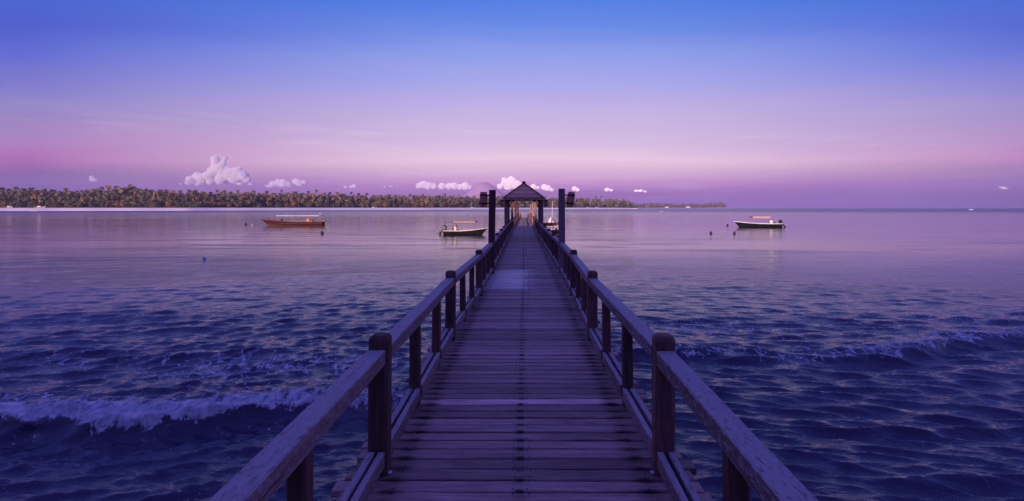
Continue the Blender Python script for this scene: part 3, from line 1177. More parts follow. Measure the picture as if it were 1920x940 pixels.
# bearers under the deck
st = MB()
for x in (-0.80, 0.0, 0.80):
    for k in range(-2, NB):
        y0 = k * BAY
        c = cx(y0)
        st.box((c + x, y0 + BAY / 2, DECK - 0.13), (0.10, BAY - .004, 0.16))
st.obj('joist', M_beam, pier, kind='stuff')
for k in range(-1, NB + 1):
    c = cx(k * BAY)
    cb = MB()
    cb.box((0, 0, 0), (2.3, .14, .18), bev=.01)
    cb.obj('cross_beam', M_beam, pier, loc=(c, k * BAY, DECK - .302))
pile_m = MB()
pile_m.tube([(0, 0, -2.2), (0, 0, 0), (0, 0, 1.345)], [.12, .115, .11], 10)
pile_me = pile_m.mesh('pile', M_beam, True)
for k in range(-1, NB + 1):
    for s in (-1, 1):
        link('pile', pile_me, pier, loc=(cx(k * BAY) + s * HALF, k * BAY, 0), rot=(0, 0, pg.uniform(0, 6)))
# nail heads, one pair at each bearer
nl = MB()
for i in range(150):
    y = -6 + (52 + i) * PITCH
    for x in (-0.80, -0.05, 0.05, 0.80):
        for q in (-.04, .04):
            nl.box((cx(y) + x + pg.uniform(-.012, .012), y + q, DECK + .004), (.009, .009, .004))
nl.obj('nail_heads', M_iron, pier, kind='stuff')


def post_mesh(h, wd, mat, cap=True, z0=0.0, seg=5, tilt=0.0, seed=0):
    g = random.Random(seed)
    mb = MB()
    levels = [(z0 + (h - 0.075 - z0) * i / seg, 1.0) for i in range(seg + 1)]
    if cap:
        levels += [(h - .070, 0.965), (h - .062, 1.0), (h - .03, 1.0), (h - .010, 0.86), (h, 0.66)]
    else:
        levels += [(h - .02, 1.0), (h, .92)]
    vs_, fs_ = [], []
    b = wd * 0.16
    for (z, s) in levels:
        x = wd / 2 * s
        bb = b * s
        for (px_, py_) in ((-x + bb, -x), (x - bb, -x), (x, -x + bb), (x, x - bb), (x - bb, x), (-x + bb, x), (-x, x - bb), (-x, -x + bb)):
            vs_.append((px_ + g.uniform(-.0015, .0015), py_ + g.uniform(-.0015, .0015), z))
    n_ = len(levels)
    for i in range(n_ - 1):
        for k in range(8):
            a, c_ = i * 8 + k, i * 8 + (k + 1) % 8
            fs_.append((a, c_, c_ + 8, a + 8))
    fs_.append(tuple(range(7, -1, -1)))
    fs_.append(tuple(range((n_ - 1) * 8, n_ * 8)))
    mb.add(vs_, fs_)
    return mb.mesh('post', mat)


POST_H = 0.915
RAIL_T = 0.835      # top of the handrail above the deck
POSTS = [post_mesh(POST_H, .13, M_post, seed=k) for k in range(5)]
BALW = .088
TALL = (4, 12, 16, 20, 24)      # bays whose railing post is a tall lantern post
GAZ = (8,)


def rail_mesh(L, wd, hg, seg, mat, name, seed, jit=.003):
    g = random.Random(seed)
    v, f = timber(L, wd, hg, seg, jit, .007, g, 0)
    return newmesh(name, v, f, mat)


RAILS = [rail_mesh(BAY - .134, .118, .098, 14, M_rail, 'handrail', 30 + k, .0016) for k in range(5)]
BALS = []
for k in range(5):
    g = random.Random(70 + k)
    v, f = timber(RAIL_T - .107, BALW, BALW, 4, .002, .012, g)
    BALS.append(newmesh('baluster', [(x, -z, y) for (x, y, z) in v], f, M_post))
segL = (BAY - .13 - 2 * BALW) / 3 - .003


def kerb_mesh(seed):
    g = random.Random(seed)
    mb = MB()
    y = .067
    for k in range(3):
        v, f = timber(segL, .042, .105, 5, .002, .006, g)
        mb.add([(x, yy + y, z) for (x, yy, z) in v], f)
        y += segL + BALW + .003
    return mb.mesh('bottom_rail', M_rail)


KERBS = [kerb_mesh(90 + k) for k in range(5)]
tg = random.Random(4)
gposts = {}
for s, wrd in ((-1, 'left'), (1, 'right')):
    rl = root('railing', (0, 0, DECK), 0, 'weathered timber railing along the %s side of the pier' % wrd, 'railing', 'railings of the pier')
    for k in range(0, NB + 1):
        y = k * BAY - (.28 if k == 0 else 0)
        x = cx(y) + s * half(y)
        if k not in TALL and k not in GAZ:
            link('post', POSTS[(k * 2 + (s > 0)) % 5], rl, loc=(x, y, 0.002), rot=(tg.uniform(-.008, .008), tg.uniform(-.01, .01), tg.choice([0, 1, 2, 3]) * math.pi / 2))
            if k == 1:
                pl = MB()
                pl.box((0, 0, 0), (.022, .03, .012), bev=.003)
                pl.obj('bolt', M_galv, rl, loc=(x - s * .078, y - .03, .012))
        if k == NB:
            continue
        y1 = (k + 1) * BAY
        LB = y1 - y
        x1 = cx(y1) + s * half(y1)
        ang = -math.atan2(x1 - x, LB)
        zj = tg.uniform(-.006, .006)
        link('handrail', RAILS[(k + (s > 0) * 2) % 5], rl, loc=(x, y + .067, RAIL_T - .0525 + zj), rot=(0, tg.uniform(-.02, .02), ang), scl=(1, LB / BAY, 1))
        for q in (-1, 1):
            link('bottom_rail', KERBS[(k * 2 + q + 7 + (s > 0)) % 5], rl, loc=(x + q * .033, y, .115), rot=(0, 0, ang), scl=(1, LB / BAY, 1))
        for b_ in (1, 2):
            yb = y + (.067 + b_ * (segL + .003) + (b_ - .5) * BALW) * LB / BAY
            xb = x + (x1 - x) * (yb - y) / LB
            link('baluster', BALS[tg.randrange(5)], rl, loc=(xb, yb, .001), rot=(0, tg.uniform(-.006, .006), 0))

# ------------------------------------------------------------------ barrel lanterns and tall posts
def lantern(loc, s, tilt, label, parent_word=None):
    """a slatted barrel carried on two iron arms, standing off the post on side s"""
    r_ = root('barrel_lantern', loc, 0, label, 'lantern', 'barrel lanterns on the tall posts')
    for z in (.12, -.10):
        arms = MB()
        arms.box((s * .025, 0, z), (.10, .03, .035), bev=.004)
        arms.obj('arm', M_iron, r_)
    bar = MB()
    n_ = 14
    body_rings = [(-.205, .080), (-.12, .092), (0, .098), (.12, .095), (.205, .088)]
    R_ = Euler((0, tilt, 0)).to_matrix()
    for k in range(n_):      # staves
        a0, a1 = 2 * math.pi * (k + .06) / n_, 2 * math.pi * (k + .94) / n_
        v, f = [], []
        for (z, q) in body_rings:
            for a, rr in ((a0, q), (a1, q), (a1, q - .014), (a0, q - .014)):
                v.append(R_ @ Vector((math.cos(a) * rr, math.sin(a) * rr, z)) + Vector((s * .135, 0, 0)))
        for i in range(4):
            for j in range(4):
                p, q2 = i * 4 + j, i * 4 + (j + 1) % 4
                f.append((p, q2, q2 + 4, p + 4))
        f += [(3, 2, 1, 0), (16, 17, 18, 19)]
        bar.add(v, f)
    bar.obj('barrel', M_barrel, r_)
    core = MB()
    core.tube([R_ @ Vector((0, 0, -.19)) + Vector((s * .135, 0, 0)), R_ @ Vector((0, 0, .195)) + Vector((s * .135, 0, 0))], .072, 12)
    core.obj('lining', M_beam, r_)
    for z in (-.10, .12):
        hp_ = MB()
        hp_.tube([R_ @ Vector((0, 0, z - .022)) + Vector((s * .135, 0, 0)), R_ @ Vector((0, 0, z + .022)) + Vector((s * .135, 0, 0))], .104, 16)
        hp_.obj('hoop', M_iron, r_)
    return r_


TPM = {-1: post_mesh(2.23, .175, M_post, cap=False, seg=8, seed=31), 1: post_mesh(2.26, .168, M_pale, cap=False, seg=8, seed=32)}
DW = {4: 'nearest', 12: 'second pair beyond the gazebo start', 16: 'third', 20: 'fourth', 24: 'last'}
PLACE = {4: 'nearest, before the gazebo', 12: 'first behind the gazebo', 16: 'second behind the gazebo', 20: 'third behind the gazebo', 24: 'farthest, near the pier end'}
for k in TALL:
    for s, wrd in ((-1, 'left'), (1, 'right')):
        y = k * BAY
        x = cx(y) + s * HALF
        r_ = root('lantern_post', (x, y, DECK + .002), 0, 'tall square post on the %s, %s' % (wrd, PLACE[k]), 'post', 'tall lantern posts along the pier')
        r_.rotation_euler = (0, (.018 if s < 0 else -.004) if k == 4 else tg.uniform(-.012, .012), 0)
        link('post', TPM[s], r_, color=(1.3, 1.2, 1.2) if s > 0 else (.8, .7, .7))
        lantern((x + s * .098 + (.03 if s < 0 and k == 4 else 0), y, DECK + 2.23 - .26), s, (.02 if s < 0 else .13) + tg.uniform(-.02, .02),
                'barrel lantern on the %s tall post %s' % (wrd, PLACE[k]))

# ------------------------------------------------------------------ gazebo
GY0, GY1 = 8 * BAY, 8 * BAY + 4.4
gz = root('gazebo', (cx(27.5), (GY0 + GY1) / 2, DECK), 0, 'small open gazebo with steep brown thatched roof astride the pier', 'gazebo')
gm = post_mesh(2.2, .15, M_pale, cap=False, seg=8, seed=55)
hd = (GY1 - GY0) / 2
GH = 0.965
for sx in (-1, 1):
    for sy in (-1, 1):
        link('post', gm, gz, loc=(sx * GH, sy * hd, .002), color=(1.1, .85, .8))
# beams and braces
for sy in (-1, 1):
    b = MB(); b.box((0, sy * hd, 2.27), (2 * GH + .2, .12, .13), bev=.008); b.obj('beam', M_post, gz)
    for sx in (-1, 1):
        b = MB()
        pts = []
        for q in range(6):
            a = q / 5 * math.pi / 2
            pts.append((sx * (GH - .09 - .33 * (1 - math.cos(a))), sy * hd, 2.20 - .40 * (1 - math.sin(a))))
        b.tube(pts, .03, 6); b.obj('brace', M_post, gz)
for sx in (-1, 1):
    b = MB(); b.box((sx * GH, 0, 2.27), (.12, 2 * hd - .13, .13), bev=.008); b.obj('beam', M_post, gz)
# roof: overlapping ragged courses of thatch up to a knob
rx0, ry0 = 1.07, hd + .28
apex = 3.10
z_e = 2.24
ncourse = 13
gr = random.Random(9)


def roof_s(t):      # how far the slope has drawn in at height t
    return (1 - t) ** 0.93 * (1 - 0.05 * math.sin(t * math.pi)) if t > 0 else 1.0


roof = root('roof', (0, 0, 0))
roof.parent = gz
for c in range(ncourse):
    t0, t1 = c / ncourse, (c + 1.25) / ncourse
    t1 = min(t1, 1.0)
    s0, s1 = max(.06, roof_s(t0)), max(.05, roof_s(t1))
    z0 = z_e + (apex - z_e) * (t0 ** 0.9)
    z1 = z_e + (apex - z_e) * (t1 ** 0.9)
    lift = .035
    v, f = [], []
    ns = max(3, int(34 * s0))

    def ring(s, z, out, rag):
        pts = []
        X, Y = rx0 * s + out, ry0 * s + out
        cor = [(-X, -Y), (X, -Y), (X, Y), (-X, Y)]
        for e in range(4):
            a, b_ = cor[e], cor[(e + 1) % 4]
            for q in range(ns):
                tt = q / ns
                pts.append((a[0] + (b_[0] - a[0]) * tt, a[1] + (b_[1] - a[1]) * tt, z + (gr.uniform(-rag, rag) if rag else 0)))
        return pts
    A_ = ring(s0, z0 - (.02 if c else .05), lift, .02)
    B_ = ring(s1, z1, .005, 0)
    C_ = ring(max(.03, s0 - .06), z0 + .01, 0, .006)
    v = A_ + B_ + C_
    N_ = len(A_)
    for q in range(N_):
        q1 = (q + 1) % N_
        f.append((q, q1, N_ + q1, N_ + q))
        f.append((q1, q, 2 * N_ + q, 2 * N_ + q1))
    mb = MB(); mb.add(v, f)
    mb.obj('thatch_course', M_thatch, roof, color=(gr.uniform(1.2, 1.9),) * 3)
# ridge rolls on the four hips
for sx in (-1, 1):
    for sy in (-1, 1):
        pts = []
        for q in range(8):
            t = q / 7
            s = max(.05, roof_s(t))
            pts.append((sx * (rx0 * s + .02), sy * (ry0 * s + .02), z_e + (apex - z_e) * t ** .9 + .02))
        b = MB(); b.tube(pts, .045, 6); b.obj('hip_roll', M_thatch, roof, color=(.7, .65, .6))
# underside of the roof
b = MB()
b.add([(-rx0 + .03, -ry0 + .03, z_e + .02), (rx0 - .03, -ry0 + .03, z_e + .02), (rx0 - .03, ry0 - .03, z_e + .02), (-rx0 + .03, ry0 - .03, z_e + .02), (0, 0, apex - .12)],
      [(1, 0, 4), (2, 1, 4), (3, 2, 4), (0, 3, 4)])
b.obj('ceiling_lining', M_post, roof)
b = MB()
b.tube([(0, 0, apex - .05), (0, 0, apex + .03), (0, 0, apex + .05), (0, 0, apex + .14), (0, 0, apex + .19)], [.14, .13, .10, .11, .05], 10)
b.obj('finial', M_post, gz)
for s, wrd in ((-1, 'left'), (1, 'right')):
    lantern((gz.location.x + s * (GH + .08), GY0, DECK + 2.0), s, s * .06, 'barrel lantern on the front %s post of the gazebo' % wrd)

# steps down at the far end of the pier
st_ = root('stair_handrails', (0, END, DECK), 0, 'pair of sloping handrails where the pier ends', 'handrail')
for s, x in ((-1, -.62), (1, .62)):
    b = MB()
    b.tube([(x, 0, .75), (x + .3 * s, .9, -.1), (x + .5 * s, 1.6, -.9)], .04, 6)
    b.tube([(x, 0, .0), (x, 0, .76)], .045, 6)
    b.obj('handrail', M_beam, st_)
b = MB()
for q in range(6):
    b.box((0, .2 + q * .25, -.15 - q * .22), (1.3, .26, .04))
b.obj('steps', M_beam, st_)
for s in (-1, 1):      # low benches seen against the light at the end
    b = root('bench', (s * .62, END - 3.4, DECK + .002), 0, 'low dark bench at the %s edge of the pier end' % ('left' if s < 0 else 'right'), 'bench', 'benches at the pier end')
    q = MB(); q.box((0, 0, .42), (.34, 1.3, .05), bev=.005); q.obj('seat', M_post, b)
    for yy in (-.5, .5):
        q = MB(); q.box((0, yy, .197), (.3, .06, .39)); q.obj('leg', M_post, b)

# ------------------------------------------------------------------ boats
M_red = plain('red hull paint', (0.085, 0.014, 0.014), 0.4, 0.35, 1.5)
M_redlow = plain('faded lower hull', (0.14, 0.055, 0.04), 0.5, 0.3, 1.5)
M_black = plain('black hull paint', (0.018, 0.018, 0.022), 0.3, 0.4, 2)
M_cream = plain('cream paint', (0.75, 0.62, 0.5), 0.5, 0.15, 2)
M_white = plain('white paint', (0.82, 0.80, 0.80), 0.45, 0.08, 2)
M_tan = plain('tan canvas', (0.50, 0.30, 0.24), 0.85, 0.15, 2)
M_pink = plain('faded canvas', (0.62, 0.36, 0.32), 0.85, 0.12, 2)
M_orange = plain('orange paint', (0.75, 0.18, 0.06), 0.5, 0.2, 2)
M_motor = plain('motor cowling', (0.03, 0.028, 0.04), 0.35, 0.3, 4)
M_inside = plain('boat interior', (0.35, 0.25, 0.2), 0.7, 0.25, 2)
M_rope = plain('rope', (0.3, 0.26, 0.22), 0.9, 0.2, 4)
M_buoy = plain('dark buoy', (0.02, 0.016, 0.022), 0.5, 0.3, 4)
M_glass = plain('dark glass', (0.02, 0.03, 0.04), 0.1, 0.1)


def hull(parent, L, beam, free, bow_rise, draft=.35, rake=1.0, split=None, mats=(M_black, M_cream), name='hull', stern_rise=0.0, strip=.05, ext=1.0):
    """a boat hull along +X with its bow at x = L/2, waterline at z = 0"""
    n_ = 26
    prof_ = []      # per station: x at sheer, half beam, sheer z, keel z
    vs_, fs_, mi_ = [], [], []
    rows_ = 6
    for i in range(n_ + 1):
        t = i / n_
        hb = beam / 2 * (min(1.0, .78 + t * 1.2) if t < .25 else 1.0) * (1 - max(0, (t - .45) / .55) ** 2.2) + .015
        sh = free + bow_rise * max(0, (t - .35) / .65) ** 2.0 + stern_rise * (1 - t) ** 3
        kz = -draft * (1 - max(0, (t - .8) / .2) ** 2)
        for j in range(rows_):
            q = j / (rows_ - 1)         # 0 keel, 1 sheer
            z = kz + (sh - kz) * q
            # the stem rakes forward as it rises
            xx = -L / 2 + t * (L - rake) + rake * t ** 2.5 * max(0.0, min(1.0, (z + draft) / (sh + draft))) ** 1.2 * 1.0
            ww = hb * (0.02 + .98 * (q ** .42)) if j else 0.0
            vs_.append((xx, -ww, z))
    nn = len(vs_)
    vs_ += [(x, -y, z) for (x, y, z) in vs_]
    for side, o in ((0, 0), (1, nn)):
        for i in range(n_):
            for j in range(rows_ - 1):
                a = o + i * rows_ + j
                q = (a, a + rows_, a + rows_ + 1, a + 1)
                fs_.append(q if side == 0 else q[::-1])
                mi_.append(1 if (split is not None and j <= split) else 0)
    for j in range(rows_ - 1):      # transom
        fs_.append((j, j + 1, nn + j + 1, nn + j)); mi_.append(0)
    me_ = newmesh(name, vs_, fs_, [mats[0], mats[2] if len(mats) > 2 else mats[0]], True)
    me_.polygons.foreach_set('material_index', mi_)
    link('hull', me_, parent)
    # gunwale strip and deck inside
    top = [vs_[i * rows_ + rows_ - 1] for i in range(n_ + 1)]
    g_ = MB()
    for s in (1, -1):
        prev = None
        for (x, y, z) in top:
            ring_ = [(x, s * (y - .02), z - strip * .4), (x, s * (y - .02), z + strip * .6), (x, s * (y + .05), z + strip * .6), (x, s * (y + .05), z - strip * .4)]
            if prev:
                g_.add(prev + ring_, [(0, 1, 5, 4), (1, 2, 6, 5), (2, 3, 7, 6), (3, 0, 4, 7)])
            prev = ring_
    g_.obj('gunwale', mats[1], parent)
    d_ = MB()
    for i in range(n_):
        a, b_ = top[i], top[i + 1]
        d_.add([(a[0], a[1] * .96, a[2] - .22), (b_[0], b_[1] * .96, b_[2] - .22), (b_[0], -b_[1] * .96, b_[2] - .22), (a[0], -a[1] * .96, a[2] - .22)], [(0, 1, 2, 3)])
    d_.obj('deck', M_inside, parent)
    return top


def canopy(parent, x0, x1, wd, z, th, mat, posts, base_z, curve=.06, m2=None, x2=None):
    b_ = MB()
    nseg_ = 8
    v, f, mi_ = [], [], []
    for i in range(nseg_ + 1):
        t = i / nseg_
        x = x0 + (x1 - x0) * t
        for j in range(7):
            u = j / 6 * 2 - 1
            zz = z + curve * (1 - u * u) + .01 * math.sin(t * 9)
            v.append((x, u * wd / 2, zz + th)); 
        for j in range(7):
            u = j / 6 * 2 - 1
            v.append((x, u * wd / 2, z + curve * (1 - u * u) * .8))
    for i in range(nseg_):
        for j in range(6):
            a = i * 14 + j
            f.append((a, a + 14, a + 15, a + 1))
            f.append((a + 7, a + 8, a + 22, a + 21))
        for a, b1 in ((i * 14, i * 14 + 7), (i * 14 + 6, i * 14 + 13)):
            f.append((a, b1, b1 + 14, a + 14))
    for i in (0, nseg_):
        for j in range(6):
            a = i * 14 + j
            f.append((a, a + 1, a + 8, a + 7))
    b_.add(v, f)
    b_.obj('canopy', mat, parent)
    if m2:
        c_ = MB(); c_.box(((x2[0] + x2[1]) / 2, 0, z + th * .5), (x2[1] - x2[0], wd * .95, th * .8), bev=.02)
        c_.obj('canopy_end', m2, parent)
    for x in posts:
        for s in (-1, 1):
            p_ = MB(); p_.tube([(x, s * wd * .45, base_z), (x, s * wd * .45, z + .03)], .018, 6)
            p_.obj('canopy_pole', M_inside, parent)


def outboard(parent, x, y, s=1.0, tilt=0.0, white_leg=True):
    """outboard motor hung on the transom at x, tilted up out of the water"""
    R_ = Euler((0, tilt, 0)).to_matrix()

    def P(a, b_, c_):
        return tuple(R_ @ Vector((a * s, b_ * s, c_ * s)) + Vector((x, y, .45)))
    m_ = MB()
    m_.box(P(-.25, 0, .32), (.50 * s, .34 * s, .42 * s), R_, bev=.07 * s)
    m_.box(P(-.25, 0, .56), (.42 * s, .28 * s, .09 * s), R_, bev=.03 * s)
    o = m_.obj('outboard_motor', M_motor, parent)
    l_ = MB()
    l_.box(P(-.28, 0, -.22), (.16 * s, .10 * s, .70 * s), R_, bev=.03 * s)
    l_.box(P(-.30, 0, -.52), (.36 * s, .12 * s, .10 * s), R_, bev=.03 * s)
    l_.box(P(-.28, 0, -.66), (.18 * s, .03 * s, .20 * s), R_)
    l_.obj('motor_leg', M_motor, parent)
    p_ = MB()
    for k in range(3):
        a = k * 2 * math.pi / 3
        v = [P(-.50, 0, -.52), P(-.50, math.cos(a) * .16, -.52 + math.sin(a) * .16), P(-.54, math.cos(a + .6) * .16, -.52 + math.sin(a + .6) * .16), P(-.54, math.cos(a + .6) * .05, -.52 + math.sin(a + .6) * .05)]
        p_.add(v, [(0, 1, 2, 3)])
    p_.box(P(-.52, 0, -.52), (.08 * s, .06 * s, .06 * s), R_)
    p_.obj('propeller', M_white if white_leg else M_motor, parent)
    c_ = MB(); c_.box(P(.02, 0, .08), (.12 * s, .22 * s, .3 * s), R_, bev=.02); c_.obj('clamp', M_motor, parent)
    c_ = MB(); c_.tube([P(.05, 0, .25), P(.55, 0, .38)], .02, 6); c_.obj('tiller', M_motor, parent)


# red longboat, bow to the left
p, D = wat(549, 423.3)
b = root('longboat', tuple(p), math.pi + R(3), 'long red wooden boat with thin white flat roof, bow to the left', 'boat')
top = hull(b, 11.9, 1.7, .78, .38, rake=1.6, split=1, mats=(M_red, M_red, M_redlow), strip=.09)
s_ = MB(); s_.tube([(-5.9, -.8, .50), (-2, -.88, .45), (2, -.86, .45), (4.4, -.4, .60)], .035, 6); s_.obj('rubbing_strake', M_redlow, b)
s_ = MB(); s_.tube([(-5.9, .8, .50), (-2, .88, .45), (2, .86, .45), (4.4, .4, .60)], .035, 6); s_.obj('rubbing_strake', M_redlow, b)
canopy(b, -5.3, 2.8, 1.7, 1.88, .07, M_white, (-5.0, -3.4, -1.6, .2, 2.5), .8, .03)
s_ = MB(); s_.box((4.6, 0, 1.32), (.10, .10, .5), bev=.01); s_.obj('bow_bitt', M_post, b)
s_ = MB(); s_.tube([(5.6, 0, 1.05), (6.0, 0, .4), (6.1, 0, -.1)], .02, 5); s_.obj('mooring_line', M_rope, b)
s_ = MB(); s_.box((2.1, .2, 1.02), (.12, .5, .34)); s_.box((1.95, .2, 1.15), (.05, .5, .3)); s_.obj('bench', M_post, b)
for x in (-3.9, -2.2, -.5, 1.2):
    s_ = MB(); s_.box((x, 0, .80), (.3, 1.4, .05), bev=.008); s_.obj('thwart', M_inside, b)
s_ = MB(); s_.box((-2.95, 0, 1.05), (.5, .6, .5), bev=.03); s_.box((-3.0, 0, 1.55), (.08, .1, .6)); s_.obj('helm_seat', M_orange, b)
s_ = MB(); s_.box((-3.6, .2, .98), (.5, .5, .34), bev=.05); s_.obj('engine_box', M_motor, b)
for k, (x, tl) in enumerate(((-4.3, .5), (-4.7, -.5), (-5.0, .3), (-5.3, -.2))):
    s_ = MB(); s_.tube([(x, .3 * (-1) ** k, .8), (x + tl * .4, .3 * (-1) ** k, 1.35)], .03, 5); s_.obj('lever', M_orange if k % 2 else M_motor, b)
outboard(b, -5.95, 0, 1.25, R(35))
s_ = MB(); s_.tube([(-5.2, 0, 2.0), (-5.2, 0, 2.5)], .03, 6); s_.ball((-5.2, 0, 2.5), .06, 6, 4); s_.obj('light_pole', M_white, b)

# black boat beside the left lantern post, bow to the right
p, D = wat(873.5, 440.2)
b = root('motor_boat', tuple(p), R(-4), 'black motor boat with cream gunwale and tan awning, left of the pier', 'boat')
top = hull(b, 5.75, 1.5, .50, .36, rake=.95, mats=(M_black, M_cream), strip=.09)
canopy(b, -1.55, 1.35, 1.35, 1.58, .17, M_tan, (-1.6, -.55, .35, 1.2), .45, .05, M_motor, (-2.45, -1.62))
s_ = MB(); s_.box((-1.35, 0, .72), (.35, .6, .55), bev=.03); s_.box((-1.3, 0, 1.02), (.2, .5, .1), bev=.02); s_.obj('console', M_cream, b)
s_ = MB(); s_.ball((-1.22, .05, 1.12), (.10, .10, .15), 8, 6); s_.box((-1.2, .05, 1.0), (.16, .1, .16), bev=.02); s_.obj('steering_wheel', M_motor, b)
s_ = MB(); s_.box((-1.75, 0, .66), (.12, .9, .4), bev=.02); s_.box((-1.9, 0, 1.03), (.35, .8, .04)); s_.obj('seat', M_inside, b)
s_ = MB(); s_.box((2.35, 0, .96), (.09, .09, .3), bev=.01); s_.obj('bow_bitt', M_motor, b)
for x in (-.4, .6):
    s_ = MB(); s_.box((x, 0, .44), (.25, 1.2, .05), bev=.008); s_.obj('thwart', M_inside, b)
outboard(b, -2.85, -.28, 1.12, R(44)); outboard(b, -2.85, .28, 1.12, R(34))

# dark boat far right, bow to the left
p, D = wat(1420, 425.9)
b = root('motor_boat', tuple(p), math.pi + R(-3), 'dark open boat with pinkish awning lying alone far right of the pier', 'boat')
top = hull(b, 8.3, 1.7, .60, .42, rake=1.1, mats=(M_black, M_white), strip=.11)
canopy(b, -2.0, 1.1, 1.5, 1.58, .36, M_pink, (-1.8, -.4, 1.0), .5, .05)
s_ = MB(); s_.box((-2.3, 0, .9), (.5, .7, .7), bev=.04); s_.obj('console', M_white, b)
s_ = MB(); s_.box((-2.45, .1, 1.28), (.3, .3, .16), bev=.03); s_.tube([(-2.2, 0, 1.2), (-2.05, 0, 2.0)], .03, 6); s_.ball((-2.05, 0, 1.85), (.1, .1, .17), 8, 6); s_.obj('helm_gear', M_motor, b)
s_ = MB(); s_.box((-3.2, 0, .78), (.35, .9, .3), bev=.03); s_.obj('seat', M_inside, b)
s_ = MB(); s_.box((3.75, 0, 1.08), (.09, .09, .3), bev=.01); s_.obj('bow_bitt', M_motor, b)
s_ = MB(); s_.tube([(4.05, 0, .95), (4.5, 0, .35), (4.6, 0, -.1)], .018, 5); s_.obj('mooring_line', M_rope, b)
outboard(b, -4.1, 0, 1.2, R(40))

# boats half hidden behind the right lantern post
p, D = wat(1030, 424.6)
b = root('outrigger_boat', tuple(p), R(2), 'brown wooden sailing boat with white mast behind the right lantern post', 'boat')
hull(b, 6.0, 1.2, .62, .15, rake=.9, mats=(M_red, M_redlow), strip=.07, stern_rise=.12)
s_ = MB(); s_.tube([(.5, 0, .5), (.55, 0, 2.6), (.65, 0, 4.75)], [.06, .05, .035], 8); s_.obj('mast', M_white, b)
s_ = MB()
s_.add([(-.3, -.15, .7), (.85, -.12, .7), (.55, -.05, 1.2), (.3, 0, 1.75), (-.05, -.1, 1.3)] + [(-.3, .15, .7), (.85, .12, .7), (.55, .1, 1.2), (.3, .08, 1.75), (-.05, .1, 1.3)],
       [(0, 1, 2, 3, 4), (9, 8, 7, 6, 5), (0, 5, 6, 1), (1, 6, 7, 2), (2, 7, 8, 3), (3, 8, 9, 4), (4, 9, 5, 0)])
s_.obj('furled_sail', M_white, b)
s_ = MB(); s_.tube([(.6, 0, 1.9), (2.3, 0, .75)], .018, 5); s_.tube([(.5, 0, 1.8), (-1.2, 0, .75)], .018, 5); s_.obj('stay', M_white, b)
for s in (-1, 1):
    s_ = MB(); s_.tube([(-2.2, s * 1.7, .12), (0, s * 1.75, .05), (2.2, s * 1.7, .15)], .07, 7); s_.obj('outrigger', M_white, b)
for x in (-1.3, 1.4):
    s_ = MB(); s_.tube([(x, -1.72, .14), (x, 0, .72), (x, 1.72, .14)], .04, 6); s_.obj('crossbar', M_white, b)

p, D = wat(1040, 438.0)
b = root('rowing_boat', tuple(p), R(6), 'small dark boat piled with pale gear, close behind the right lantern post', 'boat')
hull(b, 3.0, 1.2, .42, .12, rake=.5, mats=(M_black, M_motor), strip=.06)
for k in range(7):
    s_ = MB(); x = -1.1 + k * .33; s_.box((x, random.uniform(-.2, .2), .50 + random.uniform(0, .12)), (.26, .4, .22), Euler((0, random.uniform(-.3, .3), random.uniform(-.5, .5))), bev=.03)
    s_.obj('bundle', (M_white, M_inside, M_pink)[k % 3], b)
p, D = wat(1041, 447.0)
b = root('rowing_boat', tuple(p), R(4), 'low black skiff lying right against the pier below the gear boat', 'boat')
hull(b, 1.9, .9, .35, .08, rake=.3, mats=(M_black, M_motor), strip=.05)

# floating raft beyond the right post
p, D = wat(1093, 397.8)
b = root('raft', tuple(p), 0, 'low dark floating raft far out right of the barrel lantern', 'raft')
s_ = MB()
for k in range(16):
    s_.box((-4.0 + k * .55, 0, .38), (.5, 3.0, .1))
s_.obj('boards', M_inside, b)
for x in (-5.6, -3.2, -1, 1.2, 3.2, 5.2):
    s_ = MB(); s_.tube([(x, -1.4, .12), (x, 1.4, .12)], .42, 8); s_.obj('float', M_buoy, b)

# tiny boats far off
def small_boat(loc, L, rz, label, mats, cabin=False, canopy_=None, grp=None):
    b_ = root('small_boat', loc, rz, label, 'boat', grp)
    hull(b_, L, L * .2, L * .07, L * .05, draft=.2, rake=L * .12, mats=mats, strip=.08)
    if cabin:
        q = MB(); q.box((-L * .1, 0, L * .13), (L * .3, L * .14, L * .1), bev=.1); q.obj('cabin', M_white, b_)
    if canopy_:
        canopy(b_, -L * .3, L * .2, L * .18, L * .2, .15, canopy_, (-L * .28, L * .18), L * .07, .05)
    return b_


p, D = wat(1821, 394.3)
small_boat(tuple(p), 7.5, 0, 'tiny white boat alone near the horizon at far right', (M_white, M_white), True)
p, D = wat(1240, 397.6)
small_boat(tuple(p), 3.0, 0.3, 'tiny white speck of a boat off the headland', (M_white, M_white))
p, D = wat(86, 396.1)
p.y -= 12
small_boat(tuple(p), 7.5, 0, 'pale yellow boat afloat just off the left end of the beach', (M_cream, M_cream), False, M_cream)
G_ = 'small pale boats drawn up on the far beach'
for (px, back, L, rz, lab) in ((18, 28, 11, -.35, 'white outrigger drawn up on the far beach, leftmost boat'),
                               (66, 28, 5, 0, 'small white boat on the far beach left of the long pale one'),
                               (76, 27, 11, .05, 'long pale boat on the far beach above the yellow boat afloat'),
                               (701, 22, 9, 0, 'white boat on the far beach midway behind the black boat'),
                               (834, 20, 8, .1, 'small pale boat on the far beach left of the left barrel lantern'),
                               (885, 24, 9, -.5, 'pale boat tipped on the far beach beside the left barrel lantern'),
                               (1103, 24, 9, 0, 'white boat on the far beach just right of the right barrel lantern'),
                               (1118, 24, 10, .1, 'second white boat on the far beach right of the right barrel lantern')):
    pp = shore(px, back)
    small_boat((pp.x, pp.y, 3.0 * back / 28 + .3), L, rz, lab, (M_white, M_white), L > 8.5, None, G_)

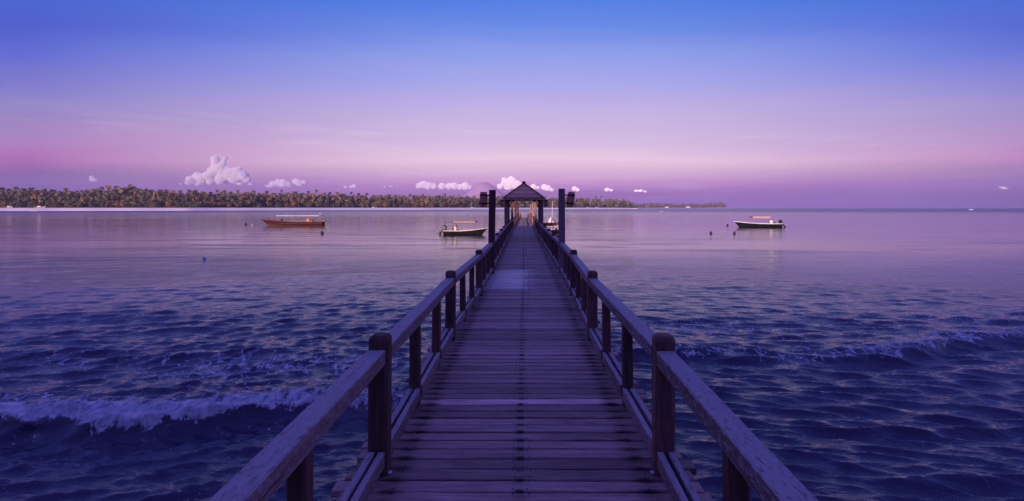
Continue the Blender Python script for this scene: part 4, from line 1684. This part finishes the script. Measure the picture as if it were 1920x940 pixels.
# beach houses on the headland, pale specks
for (px, wd, lab) in ((1213, 12, 'dark hut at the root of the far headland'), (1250, 12, 'small white hut on the far headland, left one'), (1290, 18, 'larger pale house with mast on the far headland')):
    D = float(np.interp(px, [1150, 1392], [2050, 2500])) + 38
    b = root('beach_house', ((px - VPX) / FPX * D, D, 2.2), 0, lab, 'house', 'houses on the far headland')
    q = MB(); q.box((0, 0, 2.5), (wd, 8, 5)); q.obj('wall', M_post if px == 1213 else M_white, b)
    q = MB(); q.add([(-wd * .6, -5, 5), (wd * .6, -5, 5), (wd * .6, 5, 5), (-wd * .6, 5, 5), (-wd * .4, 0, 9), (wd * .4, 0, 9)],
                    [(0, 1, 5, 4), (2, 3, 4, 5), (1, 2, 5), (3, 0, 4), (3, 2, 1, 0)]); q.obj('roof', M_inside, b)
    q = MB(); q.box((0, -4.02, 1.3), (1.6, .1, 2.6)); q.obj('door', M_glass, b)

# ------------------------------------------------------------------ buoys
def buoy(px, py, r_, mat, label, squash=1.2):
    p_, D_ = wat(px, py)
    o = root('buoy', (p_.x, p_.y, 0), 0, label, 'buoy', 'mooring buoys')
    q = MB(); q.ball((0, 0, r_ * .55), (r_, r_, r_ * squash), 14, 10); q.obj('float', mat, o, smooth=True)
    q = MB(); q.tube([(0, 0, r_ * (.5 + squash)), (0, 0, r_ * (.75 + squash))], r_ * .22, 8); q.obj('ring', mat, o)
    return o


buoy(461, 421.6, .20, M_buoy, 'small dark buoy off the bow of the red longboat')
buoy(473, 421.8, .10, M_white, 'tiny white float between dark buoy and red longboat')
buoy(604, 438.8, .19, M_buoy, 'dark round buoy in front of the red longboat stern')
buoy(383, 486.2, .105, M_white, 'single pale buoy alone in the left foreground water')
buoy(1333, 438.6, .16, M_buoy, 'dark buoy in the open, leftmost of the right-hand three', 1.4)
buoy(1377, 438.8, .16, M_buoy, 'dark buoy below the bow of the far right boat', 1.45)
buoy(1364, 423.4, .19, M_buoy, 'dark buoy level with the far right boat, just off its bow')

# ------------------------------------------------------------------ the air
def haze():
    m, t = newmat('haze')
    pv = t.n('ShaderNodeVolumePrincipled')
    pv.inputs['Color'].default_value = (0.74, 0.64, 1.0, 1)
    pv.inputs['Density'].default_value = 0.00010
    pv.inputs['Anisotropy'].default_value = 0.0
    out = t.n('ShaderNodeOutputMaterial')
    t.l(pv.outputs[0], out.inputs['Volume'])
    mb = MB()
    mb.box((0, 2600, 150), (11600, 5900 + 4400, 310 + 6))
    return mb.obj('haze', m, kind='stuff')


haze()
